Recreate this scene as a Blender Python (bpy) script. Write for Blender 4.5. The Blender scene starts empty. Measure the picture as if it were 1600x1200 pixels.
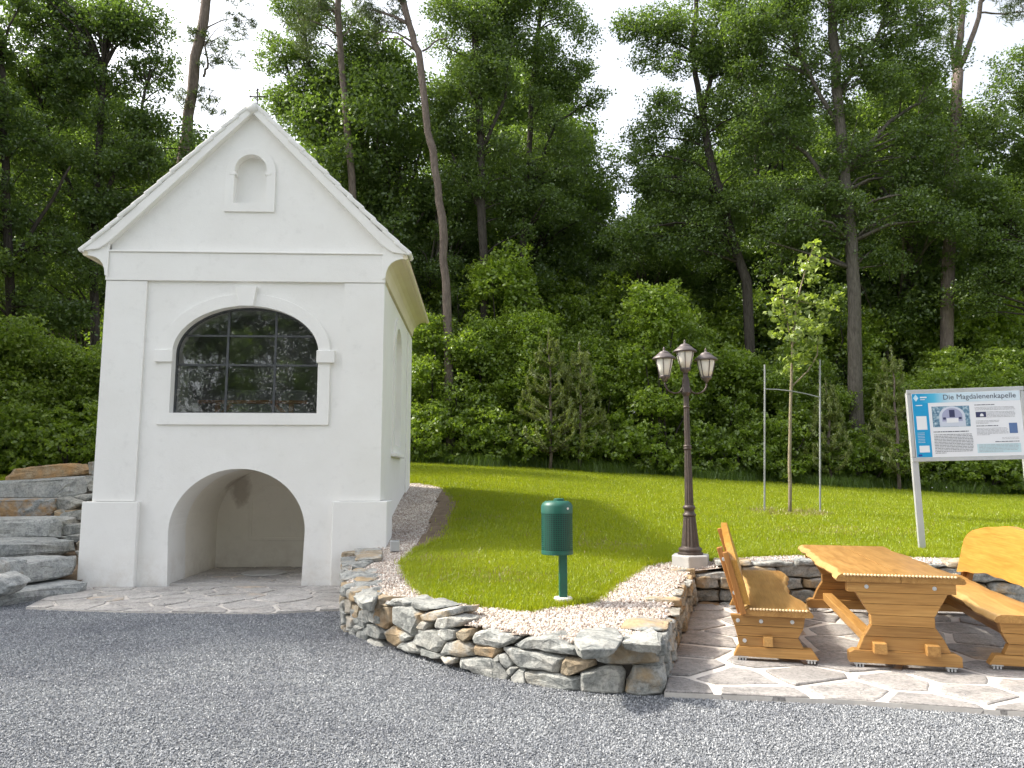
import bpy, bmesh, math, random
import numpy as np
from mathutils import Vector, Matrix, noise
from mathutils.geometry import tessellate_polygon
R = math.radians
sc = bpy.context.scene
COL = sc.collection

# ------------------------------------------------------------------ camera, sky, sun
F, CH, HY = 1200.0, 1.6, 745.0            # focal length in photo pixels, eye height, horizon row
PITCH = math.atan((HY - 600) / F)
cam_d = bpy.data.cameras.new('camera'); cam = bpy.data.objects.new('camera', cam_d); COL.objects.link(cam)
cam_d.sensor_width = 36; cam_d.lens = 36 * F / 1600; cam_d.clip_start = .05; cam_d.clip_end = 2000
cam.location = (0, 0, CH); cam.rotation_euler = (R(90) + PITCH, 0, 0); sc.camera = cam
SUN_AZ, SUN_EL = R(-77), R(47)            # azimuth from the view direction, negative = left
SKY_STRENGTH, SUN_STRENGTH, EXPOSURE = .15, 2.2, 1.5
w = bpy.data.worlds.new('World'); sc.world = w; w.use_nodes = True
nt = w.node_tree; bg = nt.nodes['Background']
sky = nt.nodes.new('ShaderNodeTexSky'); sky.sky_type = 'NISHITA'; sky.sun_disc = False
sky.sun_elevation = SUN_EL; sky.sun_rotation = SUN_AZ; sky.air_density = 1.0; sky.dust_density = 4.0; sky.ozone_density = .6
hs = nt.nodes.new('ShaderNodeHueSaturation'); hs.inputs['Saturation'].default_value = .33
nt.links.new(sky.outputs[0], hs.inputs['Color']); nt.links.new(hs.outputs[0], bg.inputs['Color'])
bg.inputs['Strength'].default_value = SKY_STRENGTH
sun_d = bpy.data.lights.new('sun', 'SUN'); sun = bpy.data.objects.new('sun', sun_d); COL.objects.link(sun)
sun_d.energy = SUN_STRENGTH; sun_d.angle = R(4); sun_d.color = (1, .93, .80)
sun_dir = Vector((math.cos(SUN_EL) * math.sin(SUN_AZ), math.cos(SUN_EL) * math.cos(SUN_AZ), math.sin(SUN_EL)))
sun.rotation_euler = sun_dir.to_track_quat('Z', 'Y').to_euler(); sun.location = (-20, 10, 30)
vs = sc.view_settings; vs.view_transform = 'Standard'; vs.look = 'None'; vs.exposure = EXPOSURE; vs.gamma = 1
vs.use_curve_mapping = False
sc.cycles.use_denoising = True
sc.cycles.max_bounces = 8; sc.cycles.transparent_max_bounces = 12; sc.cycles.diffuse_bounces = 6
sc.cycles.sample_clamp_indirect = 6

# ------------------------------------------------------------------ photo pixel -> place
def ray(px, py):
    x = (px - 800) / F; y = (600 - py) / F; c, s = math.cos(PITCH), math.sin(PITCH)
    return Vector((x, c - y * s, s + y * c))
EYE = Vector((0, 0, CH))
def onz(px, py, z=0.0): d = ray(px, py); return EYE + d * ((z - CH) / d.z)
def ony(px, py, Y): d = ray(px, py); return EYE + d * (Y / d.y)

# ------------------------------------------------------------------ object helpers
def tag(o, label=None, cat=None, group=None, kind=None):
    if label: o['label'] = label
    if cat: o['category'] = cat
    if group: o['group'] = group
    if kind: o['kind'] = kind
    return o
def empty(name, loc=(0, 0, 0), rz=0.0, **kw):
    o = bpy.data.objects.new(name, None); COL.objects.link(o); o.location = loc; o.rotation_euler.z = rz
    o.empty_display_size = .2
    return tag(o, **kw)
def link(name, me, parent=None, **kw):
    o = bpy.data.objects.new(name, me); COL.objects.link(o)
    if parent: o.parent = parent
    return tag(o, **kw)
def copy_tree(o, parent=None):
    c = o.copy(); COL.objects.link(c); c.parent = parent
    for ch in o.children: copy_tree(ch, c)
    return c
class MB:
    def __init__(s): s.v = []; s.f = []
    def add(s, vs, fs):
        n = len(s.v); s.v += [tuple(v) for v in vs]; s.f += [tuple(i + n for i in f) for f in fs]; return s
    def box(s, c, d, rot=None):
        hx, hy, hz = d[0] / 2, d[1] / 2, d[2] / 2
        P = [Vector((x, y, z)) for x in (-hx, hx) for y in (-hy, hy) for z in (-hz, hz)]
        if rot is not None: P = [rot @ p for p in P]
        c = Vector(c)
        return s.add([p + c for p in P], [(0, 1, 3, 2), (4, 6, 7, 5), (0, 4, 5, 1), (2, 3, 7, 6), (0, 2, 6, 4), (1, 5, 7, 3)])
    def bar(s, a, b, wx, wy, up=(0, 0, 1)):
        a, b = Vector(a), Vector(b); z = (b - a).normalized(); x = Vector(up).cross(z)
        if x.length < 1e-4: x = Vector((1, 0, 0))
        x.normalize(); y = z.cross(x)
        return s.box((a + b) / 2, (wx, wy, (b - a).length), Matrix((x, y, z)).transposed())
    def tube(s, path, rad, n=8, cap=True):
        path = [Vector(p) for p in path]
        if not hasattr(rad, '__len__'): rad = [rad] * len(path)
        vs, fs = [], []; ref = Vector((1, .13, .07)).normalized()
        for i, p in enumerate(path):
            t = (path[min(i + 1, len(path) - 1)] - path[max(i - 1, 0)])
            t = t.normalized() if t.length > 1e-9 else Vector((0, 0, 1))
            x = ref - t * ref.dot(t)
            if x.length < .15: x = Vector((0, 1, 0)) - t * t.y
            x.normalize(); y = t.cross(x)
            for k in range(n):
                a = 2 * math.pi * k / n; vs.append(p + (x * math.cos(a) + y * math.sin(a)) * rad[i])
        for i in range(len(path) - 1):
            for k in range(n): fs.append((i * n + k, i * n + (k + 1) % n, (i + 1) * n + (k + 1) % n, (i + 1) * n + k))
        if cap: fs.append(tuple(range(n - 1, -1, -1))); m = (len(path) - 1) * n; fs.append(tuple(range(m, m + n)))
        return s.add(vs, fs)
    def lathe(s, prof, n=24, c=(0, 0, 0), flute=0.0, rot0=0.0):
        vs, fs = [], []
        for i, (r, z) in enumerate(prof):
            for k in range(n):
                a = 2 * math.pi * k / n + rot0; rr = r * (1 - (flute if k % 2 else 0))
                vs.append((c[0] + rr * math.cos(a), c[1] + rr * math.sin(a), c[2] + z))
        for i in range(len(prof) - 1):
            for k in range(n): fs.append((i * n + k, i * n + (k + 1) % n, (i + 1) * n + (k + 1) % n, (i + 1) * n + k))
        fs.append(tuple(range(n - 1, -1, -1))); m = (len(prof) - 1) * n; fs.append(tuple(range(m, m + n)))
        return s.add(vs, fs)
    def plate(s, outer, holes=(), y0=0.0, y1=.1, tf=None):
        """polygon in (u,z), with holes, given depth along y"""
        loops = [[Vector((a, b, 0)) for a, b in l] for l in [outer] + list(holes)]
        tris = tessellate_polygon(loops); flat = [p for l in loops for p in l]; n = len(flat)
        vs = [(p.x, y0, p.y) for p in flat] + [(p.x, y1, p.y) for p in flat]
        fs = []
        for t in tris:
            a, b, c = (flat[i] for i in t)
            if (b - a).cross(c - a).z < 0: t = (t[0], t[2], t[1])
            fs.append(tuple(t)); fs.append(tuple(i + n for i in reversed(t)))
        k = 0
        for li, l in enumerate(loops):
            m = len(l); ar = sum(l[i].x * l[(i + 1) % m].y - l[(i + 1) % m].x * l[i].y for i in range(m))
            ccw = (ar > 0) == (li == 0)
            for i in range(m):
                a, b = k + i, k + (i + 1) % m
                fs.append((b, a, a + n, b + n) if ccw else (a, b, b + n, a + n))
            k += m
        if tf: vs = [tf(Vector(v)) for v in vs]
        return s.add(vs, fs)
    def mesh(s, name, mat, smooth=False):
        me = bpy.data.meshes.new(name); me.from_pydata(s.v, [], s.f); me.update()
        if mat: me.materials.append(mat)
        if smooth: me.polygons.foreach_set('use_smooth', [True] * len(me.polygons))
        return me
    def build(s, name, mat, parent=None, smooth=False, bevel=0, seg=2, **kw):
        o = link(name, s.mesh(name, mat, smooth), parent, **kw)
        if bevel:
            m = o.modifiers.new('bevel', 'BEVEL'); m.width = bevel; m.segments = seg; m.limit_method = 'ANGLE'; m.angle_limit = R(35)
        return o
def smooth_by_angle(o, ang=40):
    me = o.data; me.polygons.foreach_set('use_smooth', [True] * len(me.polygons))
    try: me.set_sharp_from_angle(angle=R(ang))
    except Exception: pass
    return o
def ell_arch(cx, hw, z0, spring, rise, n=28):
    """closed loop: rectangle with an elliptical arch on top"""
    P = [(cx - hw, z0), (cx + hw, z0)]
    for i in range(n + 1):
        a = math.pi * i / n; P.append((cx + hw * math.cos(a), spring + rise * math.sin(a)))
    return P
def hull_mesh(pts, name, mat):
    bm = bmesh.new()
    for p in pts: bm.verts.new(p)
    r = bmesh.ops.convex_hull(bm, input=bm.verts)
    dead = [g for g in r['geom_interior'] if isinstance(g, bmesh.types.BMVert)] + [g for g in r['geom_unused'] if isinstance(g, bmesh.types.BMVert)]
    if dead: bmesh.ops.delete(bm, geom=list(set(dead)), context='VERTS')
    me = bpy.data.meshes.new(name); bm.to_mesh(me); bm.free(); me.materials.append(mat); return me

# ------------------------------------------------------------------ materials
def nodes(name):
    m = bpy.data.materials.new(name); m.use_nodes = True; t = m.node_tree
    b = t.nodes['Principled BSDF']; return m, t, b
def N(t, typ, **kw):
    n = t.nodes.new(typ)
    for k, v in kw.items():
        if k in n.inputs.keys(): n.inputs[k].default_value = v
        else: setattr(n, k, v)
    return n
def ramp(t, src, stops):
    r = t.nodes.new('ShaderNodeValToRGB'); e = r.color_ramp.elements
    while len(e) < len(stops): e.new(.5)
    for el, (p, c) in zip(e, stops): el.position = p; el.color = (*c, 1)
    t.links.new(src, r.inputs[0]); return r.outputs[0]
def mix(t, fac, a, b, mode='MIX'):
    m = t.nodes.new('ShaderNodeMix'); m.data_type = 'RGBA'; m.blend_type = mode
    for i, s in ((0, fac), (6, a), (7, b)):
        if isinstance(s, (int, float)): m.inputs[i].default_value = s
        elif isinstance(s, tuple): m.inputs[i].default_value = (*s, 1)
        else: t.links.new(s, m.inputs[i])
    return m.outputs[2]
def obj_co(t): return N(t, 'ShaderNodeTexCoord').outputs['Object']
def tex_noise(t, co, scale, detail=6, rough=.6, dist=0):
    n = N(t, 'ShaderNodeTexNoise', Scale=scale, Detail=detail, Roughness=rough, Distortion=dist)
    if co is not None: t.links.new(co, n.inputs['Vector'])
    return n.outputs['Fac']
def bump(t, b, h, strength=.4, dist=.01):
    n = N(t, 'ShaderNodeBump', Strength=strength, Distance=dist); t.links.new(h, n.inputs['Height']); t.links.new(n.outputs[0], b.inputs['Normal']); return n
def mottled(name, c1, c2, scale, rough=.8, bscale=None, bstr=.3, bdist=.01, metal=0.0, spec=.5, world=False):
    m, t, b = nodes(name)
    co = N(t, 'ShaderNodeNewGeometry').outputs['Position'] if world else obj_co(t)
    c = ramp(t, tex_noise(t, co, scale), [(.3, c1), (.7, c2)]); t.links.new(c, b.inputs['Base Color'])
    b.inputs['Roughness'].default_value = rough; b.inputs['Metallic'].default_value = metal; b.inputs['Specular IOR Level'].default_value = spec
    if bscale: bump(t, b, tex_noise(t, co, bscale), bstr, bdist)
    return m
M = {}
def mk_plaster(name, c1, c2, stain=0.0):
    m, t, b = nodes(name); co = N(t, 'ShaderNodeNewGeometry').outputs['Position']
    c = ramp(t, tex_noise(t, co, 1.3, 8, .65), [(.3, c1), (.7, c2)])
    c = mix(t, mix(t, 1.0, ramp(t, tex_noise(t, co, 5.5, 5, .7), [(.56, (0, 0, 0)), (.72, (1, 1, 1))]), (.4, .4, .4), 'MULTIPLY'), c, tuple(x * .88 for x in c1))
    sep = N(t, 'ShaderNodeSeparateXYZ'); t.links.new(co, sep.inputs[0])
    mr = N(t, 'ShaderNodeMapRange'); mr.inputs[1].default_value = .6; mr.inputs[2].default_value = 0; t.links.new(sep.outputs[2], mr.inputs[0])
    nz = ramp(t, tex_noise(t, co, 3.0, 6, .7), [(.42, (0, 0, 0)), (.7, (1, 1, 1))])
    mm = mix(t, 1.0, mr.outputs[0], nz, 'MULTIPLY')
    c = mix(t, mix(t, 1.0, mm, (.75, .75, .75), 'MULTIPLY'), c, (.56, .50, .42))      # splash dirt at the foot of the wall
    t.links.new(c, b.inputs['Base Color']); b.inputs['Roughness'].default_value = .9; b.inputs['Specular IOR Level'].default_value = .2
    h = mix(t, .35, tex_noise(t, co, 9, 6, .6), tex_noise(t, co, 60, 4, .6)); bump(t, b, h, .4, .011)
    return m
M['plaster'] = mk_plaster('white_plaster', (.80, .785, .75), (.85, .84, .81))
M['niche'] = mk_plaster('niche_plaster', (.78, .74, .66), (.84, .80, .72))
M['cove'] = mottled('cream_cove', (.70, .62, .46), (.76, .69, .53), 2, .85, 30, .2, .004)
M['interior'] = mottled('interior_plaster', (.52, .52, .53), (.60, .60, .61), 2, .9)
M['tile_white'] = mottled('whitewashed_tile', (.72, .71, .68), (.82, .81, .78), 4, .85, 25, .5, .01)
M['tile_red'] = mottled('roof_tile', (.34, .22, .15), (.46, .32, .23), 4, .85, 25, .4, .01)
M['iron'] = mottled('window_iron', (.045, .05, .052), (.09, .095, .1), 12, .55, 60, .3, .002, .3)
M['iron_black'] = mottled('forged_iron', (.03, .028, .026), (.06, .05, .045), 12, .6, 60, .3, .002, .6)
def mk_glass():
    m, t, b = nodes('window_glass'); t.nodes.remove(b); out = t.nodes['Material Output']
    g = N(t, 'ShaderNodeBsdfGlossy', Roughness=.015); g.inputs['Color'].default_value = (1, 1, 1, 1)
    tr = N(t, 'ShaderNodeBsdfTransparent'); tr.inputs['Color'].default_value = (.95, .96, .965, 1)
    fr = N(t, 'ShaderNodeFresnel', IOR=1.85); mx = N(t, 'ShaderNodeMixShader')
    co = N(t, 'ShaderNodeNewGeometry').outputs['Position']
    bm_ = N(t, 'ShaderNodeBump', Strength=.02, Distance=.02); t.links.new(tex_noise(t, co, 4, 3), bm_.inputs['Height']); t.links.new(bm_.outputs[0], g.inputs['Normal'])
    d = N(t, 'ShaderNodeBsdfDiffuse'); d.inputs['Color'].default_value = (.5, .5, .48, 1)
    sp = mix(t, 1.0, ramp(t, tex_noise(t, co, 26, 3, .8), [(.54, (.025, .025, .025)), (.64, (.5, .5, .5))]), ramp(t, tex_noise(t, co, 2.2, 2, .5), [(.40, (.05, .05, .05)), (.62, (1, 1, 1))]), 'MULTIPLY')  # pale specks and faint haze painted on for the speckled tree reflection
    m2 = N(t, 'ShaderNodeMixShader')
    t.links.new(fr.outputs[0], mx.inputs[0]); t.links.new(tr.outputs[0], mx.inputs[1]); t.links.new(g.outputs[0], mx.inputs[2])
    t.links.new(sp, m2.inputs[0]); t.links.new(mx.outputs[0], m2.inputs[1]); t.links.new(d.outputs[0], m2.inputs[2])
    t.links.new(m2.outputs[0], out.inputs[0]); return m
M['glass'] = mk_glass()
def mk_stone(name, pal, rust, rustc=(.28, .17, .075), scale=6.0):
    m, t, b = nodes(name); co = obj_co(t)
    oi = N(t, 'ShaderNodeObjectInfo'); rnd = oi.outputs['Random']
    wn = N(t, 'ShaderNodeTexWhiteNoise', noise_dimensions='1D'); t.links.new(rnd, wn.inputs['W'])
    off = N(t, 'ShaderNodeVectorMath', operation='MULTIPLY_ADD'); off.inputs[1].default_value = (40, 40, 40)
    t.links.new(wn.outputs['Color'], off.inputs[0]); t.links.new(co, off.inputs[2]); c3 = off.outputs[0]
    n1 = tex_noise(t, c3, scale, 8, .7, .4)
    ca = ramp(t, n1, [(.34, pal[0]), (.5, pal[1]), (.64, pal[2])])
    cb = ramp(t, n1, [(.34, tuple(x * .8 for x in pal[1])), (.5, pal[2]), (.66, pal[3])])
    vein = ramp(t, tex_noise(t, c3, 30, 4, .8, .5), [(.36, (.62, .62, .62)), (.5, (1, 1, 1)), (.66, (1.22, 1.22, 1.2))]); ca = mix(t, 1.0, ca, vein, 'MULTIPLY'); cb = mix(t, 1.0, cb, vein, 'MULTIPLY')
    c = mix(t, wn.outputs['Value'], ca, cb)
    rm = mix(t, 1.0, ramp(t, tex_noise(t, c3, 2.6, 5, .6), [(.46, (0, 0, 0)), (.58, (1, 1, 1))]), ramp(t, rnd, [(1 - rust, (.05, .05, .05)), (min(.99, 1 - rust + .12), (.9, .9, .9))]), 'MULTIPLY')
    c = mix(t, rm, c, ramp(t, tex_noise(t, c3, 14, 5), [(.3, rustc), (.7, tuple(min(1, x * 1.7) for x in rustc))]))
    t.links.new(c, b.inputs['Base Color']); b.inputs['Roughness'].default_value = .82; b.inputs['Specular IOR Level'].default_value = .3
    mp = N(t, 'ShaderNodeMapping'); mp.inputs['Scale'].default_value = (3, 3, 17); mp.inputs['Rotation'].default_value = (.12, .1, 0); t.links.new(c3, mp.inputs['Vector'])
    h = mix(t, .5, tex_noise(t, mp.outputs[0], 2.2, 6, .65, .3), tex_noise(t, c3, 22, 9, .75)); bump(t, b, h, .8, .02)
    return m
PAL = [(.13, .14, .14), (.24, .25, .24), (.36, .36, .335), (.48, .46, .42)]
M['schist'] = mk_stone('schist_stone', PAL, .38, (.27, .195, .11))
M['step'] = mk_stone('step_stone', [(.17, .18, .185), (.29, .305, .305), (.40, .41, .40), (.50, .50, .485)], .30)
M['rust'] = mk_stone('rust_stone', [(.17, .14, .095), (.27, .22, .15), (.36, .30, .215), (.46, .41, .33)], .9, (.22, .15, .085))
M['capstone'] = mk_stone('capstone', [(.24, .17, .10), (.36, .25, .145), (.44, .33, .20), (.36, .35, .32)], .9, (.34, .20, .09))
M['flag'] = mk_stone('flagstone', [(.20, .19, .18), (.265, .25, .24), (.33, .31, .295), (.40, .375, .35)], .15, (.32, .26, .2), 3.0)
M['mortar'] = mottled('mortar', (.50, .46, .42), (.64, .60, .55), 6, .95, 60, .5, .006)
M['soil'] = mottled('soil', (.12, .085, .055), (.22, .16, .105), 7, .95, 40, .8, .02)
M['core'] = mottled('dark_rubble_core', (.05, .045, .04), (.09, .08, .07), 7, .95, 30, .8, .02)  # wall backing, coloured dark so gaps between stones read as shade
M['concrete'] = mottled('concrete', (.40, .39, .37), (.50, .49, .47), 8, .9, 70, .4, .004)
M['pinkcon'] = mottled('pink_concrete', (.52, .26, .20), (.60, .34, .27), 14, .9, 60, .4, .004)
def mk_gravel(name, cols, scale):
    m, t, b = nodes(name); co = N(t, 'ShaderNodeNewGeometry').outputs['Position']
    v = N(t, 'ShaderNodeTexVoronoi', Scale=scale); t.links.new(co, v.inputs['Vector'])
    wn = N(t, 'ShaderNodeSeparateColor'); t.links.new(v.outputs['Color'], wn.inputs[0])
    c = ramp(t, wn.outputs[0], cols)
    c = mix(t, mix(t, 1.0, ramp(t, v.outputs['Distance'], [(.3, (0, 0, 0)), (.75, (1, 1, 1))]), (.6, .6, .6), 'MULTIPLY'), c, tuple(x * .35 for x in cols[0][1]))
    t.links.new(c, b.inputs['Base Color']); b.inputs['Roughness'].default_value = .9
    inv = N(t, 'ShaderNodeMath', operation='SUBTRACT'); inv.inputs[0].default_value = 1; t.links.new(v.outputs['Distance'], inv.inputs[1])
    bump(t, b, inv.outputs[0], 1.0, .02); return m
M['gravel_bed'] = mk_gravel('gravel_bed', [(0, (.14, .148, .16)), (.5, (.21, .22, .235)), (1, (.31, .32, .33))], 62)
M['pebble_bed'] = mk_gravel('pebble_bed', [(0, (.30, .22, .17)), (.5, (.45, .36, .30)), (1, (.58, .52, .46))], 38)
def mk_chip(name, stops):
    m, t, b = nodes(name); oi = N(t, 'ShaderNodeObjectInfo')
    c = ramp(t, oi.outputs['Random'], stops); n = ramp(t, tex_noise(t, obj_co(t), 2.0, 5), [(.3, (.75, .75, .75)), (.7, (1.15, 1.15, 1.15))])
    c = mix(t, 1.0, c, ramp(t, tex_noise(t, N(t, 'ShaderNodeNewGeometry').outputs['Position'], .9, 4, .6), [(.35, (.84, .84, .86)), (.65, (1.12, 1.12, 1.1))]), 'MULTIPLY'); t.links.new(mix(t, 1.0, c, n, 'MULTIPLY'), b.inputs['Base Color']); b.inputs['Roughness'].default_value = .75; b.inputs['Specular IOR Level'].default_value = .35; return m
M['chip'] = mk_chip('gravel_chip', [(0, (.15, .16, .178)), (.3, (.245, .256, .276)), (.65, (.325, .336, .352)), (.9, (.42, .428, .44)), (1, (.54, .545, .55))])
M['pebble'] = mk_chip('pebble', [(0, (.30, .235, .19)), (.3, (.43, .355, .30)), (.6, (.54, .465, .405)), (.85, (.63, .575, .515)), (1, (.72, .69, .64))])
def mk_wood(name, c1, c2, c3, rough=.38, axis=1):
    m, t, b = nodes(name); co = obj_co(t); oi = N(t, 'ShaderNodeObjectInfo')
    off = N(t, 'ShaderNodeVectorMath', operation='MULTIPLY_ADD'); off.inputs[1].default_value = (7, 13, 5)
    t.links.new(oi.outputs['Random'], off.inputs[0]); t.links.new(co, off.inputs[2])
    mp = N(t, 'ShaderNodeMapping'); s = [9, 9, 9]; s[axis] = .8; mp.inputs['Scale'].default_value = s; t.links.new(off.outputs[0], mp.inputs['Vector'])
    n1 = tex_noise(t, mp.outputs[0], 1.6, 5, .6, 1.4); mp2 = N(t, 'ShaderNodeMapping'); s2 = [90, 90, 90]; s2[axis] = 2.5; mp2.inputs['Scale'].default_value = s2; t.links.new(off.outputs[0], mp2.inputs['Vector'])
    n2 = tex_noise(t, mp2.outputs[0], 1.0, 3)
    c = ramp(t, n1, [(.25, c1), (.5, c2), (.78, c3)])
    c = mix(t, 1.0, c, ramp(t, n2, [(.3, (.78, .74, .70)), (.65, (1.08, 1.06, 1.04))]), 'MULTIPLY')
    kn = N(t, 'ShaderNodeTexVoronoi', Scale=2.2); kn.inputs['Randomness'].default_value = 1; t.links.new(off.outputs[0], kn.inputs['Vector'])
    c = mix(t, ramp(t, kn.outputs['Distance'], [(.035, (.75, .75, .75)), (.09, (0, 0, 0))]), c, tuple(x * .35 for x in c1))
    v = ramp(t, oi.outputs['Random'], [(0, (.76, .74, .72)), (1, (1.14, 1.14, 1.14))]); c = mix(t, 1.0, c, v, 'MULTIPLY')
    t.links.new(c, b.inputs['Base Color']); b.inputs['Roughness'].default_value = rough; b.inputs['Specular IOR Level'].default_value = .4
    bump(t, b, n2, .12, .003); return m
M['oak'] = mk_wood('oiled_oak', (.28, .145, .043), (.38, .21, .066), (.46, .275, .098))
M['oak_x'] = mk_wood('oiled_oak_cross', (.28, .145, .043), (.385, .21, .066), (.465, .28, .098), axis=0)
M['oak_z'] = mk_wood('oiled_oak_upright', (.29, .125, .035), (.38, .175, .05), (.45, .225, .07), axis=2)
M['oak_pale'] = mk_wood('oiled_oak_pale', (.34, .165, .03), (.42, .22, .045), (.48, .27, .065))
M['sapwood'] = mottled('sapwood_edge', (.42, .25, .085), (.52, .33, .13), 7, .45, 20, .3, .006)
M['bead'] = mottled('pale_cut_edge', (.66, .48, .26), (.74, .56, .33), 9, .5)
M['red_rail'] = mottled('interior_rail_wood', (.50, .20, .08), (.62, .28, .12), 5, .5)
M['cloth'] = mottled('grey_altar_cloth', (.36, .36, .36), (.46, .46, .46), 4, .9)
M['zinc'] = mottled('zinc', (.55, .56, .57), (.68, .69, .70), 30, .38, None, metal=.7)
M['alu'] = mottled('aluminium', (.50, .51, .52), (.58, .59, .60), 5, .42, None, metal=.45)
M['stake'] = mottled('weathered_zinc', (.26, .27, .27), (.36, .37, .37), 9, .5, None, metal=.3)
M['bronze'] = mottled('bronze_paint', (.055, .042, .036), (.10, .075, .062), 14, .5, 50, .25, .003, .35)
M['bronze_hi'] = mottled('bronze_lantern_paint', (.085, .07, .066), (.15, .125, .12), 14, .5, 50, .25, .003, .3)
def mk_milk():
    m, t, b = nodes('milk_glass'); c = ramp(t, tex_noise(t, obj_co(t), 7, 5, .6, 1), [(.3, (.78, .74, .65)), (.7, (.88, .86, .80))])
    t.links.new(c, b.inputs['Base Color']); b.inputs['Roughness'].default_value = .35; b.inputs['Transmission Weight'].default_value = .12; b.inputs['Subsurface Weight'].default_value = .0; return m
M['milk'] = mk_milk()
M['bin'] = mottled('green_powder_coat', (.006, .08, .055), (.010, .105, .07), 9, .45)
M['bin_shade'] = mottled('bin_inner_shade', (.012, .016, .015), (.025, .03, .028), 6, .5)  # dark stand-in for the shade inside the bin
M['white'] = mottled('white_cap', (.62, .60, .55), (.72, .70, .66), 12, .8)
M['plastic'] = mottled('pale_plastic', (.45, .45, .44), (.55, .55, .54), 9, .5)
def mk_bark(name, c1, c2, scale=3.0):
    m, t, b = nodes(name); co = N(t, 'ShaderNodeNewGeometry').outputs['Position']
    mp = N(t, 'ShaderNodeMapping'); mp.inputs['Scale'].default_value = (6, 6, 1.3); t.links.new(co, mp.inputs['Vector'])
    h = tex_noise(t, mp.outputs[0], scale, 8, .7, .6); t.links.new(ramp(t, h, [(.3, c1), (.68, c2)]), b.inputs['Base Color'])
    b.inputs['Roughness'].default_value = .95; b.inputs['Specular IOR Level'].default_value = .1; bump(t, b, h, 1, .06); return m
M['bark'] = mk_bark('oak_bark', (.035, .030, .026), (.10, .088, .075))
M['bark_grey'] = mk_bark('pale_oak_bark', (.07, .062, .052), (.19, .17, .145))
M['bark_pine'] = mk_bark('pine_bark', (.11, .088, .075), (.26, .21, .18))
M['bark_young'] = mk_bark('sapling_bark', (.22, .18, .12), (.36, .31, .22))
def mk_leaf(name, dark, light, trans=.45, gloss=.06, tr_tint=(1.25, 1.35, .45)):
    m, t, b = nodes(name); t.nodes.remove(b); out = t.nodes['Material Output']
    g = N(t, 'ShaderNodeNewGeometry'); oi = N(t, 'ShaderNodeObjectInfo')
    big = tex_noise(t, g.outputs['Position'], .35, 2, .5)
    a = N(t, 'ShaderNodeMath', operation='MULTIPLY_ADD'); a.inputs[1].default_value = .55; t.links.new(g.outputs['Random Per Island'], a.inputs[0])
    s = N(t, 'ShaderNodeMath', operation='MULTIPLY'); s.inputs[1].default_value = .55; t.links.new(big, s.inputs[0]); t.links.new(s.outputs[0], a.inputs[2])
    c = ramp(t, a.outputs[0], [(.12, dark), (.55, tuple((x + y) / 2 for x, y in zip(dark, light))), (.92, light)])
    d = N(t, 'ShaderNodeBsdfDiffuse'); tr = N(t, 'ShaderNodeBsdfTranslucent'); gl = N(t, 'ShaderNodeBsdfGlossy', Roughness=.38)
    gl.inputs['Color'].default_value = (.7, .75, .7, 1)
    t.links.new(c, d.inputs[0]); t.links.new(mix(t, 1.0, c, tr_tint, 'MULTIPLY'), tr.inputs[0])
    m1 = N(t, 'ShaderNodeMixShader'); m1.inputs[0].default_value = trans; t.links.new(d.outputs[0], m1.inputs[1]); t.links.new(tr.outputs[0], m1.inputs[2])
    m2 = N(t, 'ShaderNodeMixShader'); m2.inputs[0].default_value = gloss; t.links.new(m1.outputs[0], m2.inputs[1]); t.links.new(gl.outputs[0], m2.inputs[2])
    t.links.new(m2.outputs[0], out.inputs[0]); return m
M['leaf_oak'] = mk_leaf('oak_leaf', (.075, .122, .042), (.19, .265, .078), .5)
M['leaf_fill'] = mk_leaf('forest_leaf', (.072, .118, .042), (.18, .255, .078), .5)
M['leaf_shrub'] = mk_leaf('shrub_leaf', (.135, .205, .04), (.33, .43, .08), .5)
M['leaf_sunlit'] = mk_leaf('sunlit_leaf', (.165, .245, .042), (.37, .475, .085), .5)  # brighter copy of the shrub leaf, sunlight put into its colour
M['leaf_pine'] = mk_leaf('pine_needle', (.06, .085, .04), (.14, .18, .08), .3)
M['leaf_youngpine'] = mk_leaf('young_pine_needle', (.17, .21, .07), (.36, .40, .14), .4)
M['leaf_sapling'] = mk_leaf('sapling_leaf', (.17, .235, .06), (.37, .43, .14), .45, .08)
M['blade'] = mk_leaf('grass_blade', (.205, .285, .008), (.365, .425, .018), .5, .04, (1.3, 1.2, .25))
M['blade'].node_tree.nodes['Noise Texture'].inputs['Scale'].default_value = 1.1
M['blade_dark'] = mk_leaf('tall_grass_blade', (.08, .14, .03), (.17, .25, .05), .45, .05)
M['blade_dry'] = mk_leaf('dry_grass_blade', (.22, .17, .08), (.38, .31, .17), .3, .05)
M['lawn'] = mottled('lawn_turf', (.12, .15, .010), (.18, .205, .014), 5, .95, 50, .8, .02, world=True)
M['forest_floor'] = mottled('forest_floor', (.025, .030, .012), (.055, .055, .025), 2, .95, 12, .8, .05, world=True)
M['field'] = mottled('field', (.05, .08, .018), (.08, .11, .025), .6, .95, world=True)

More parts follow.
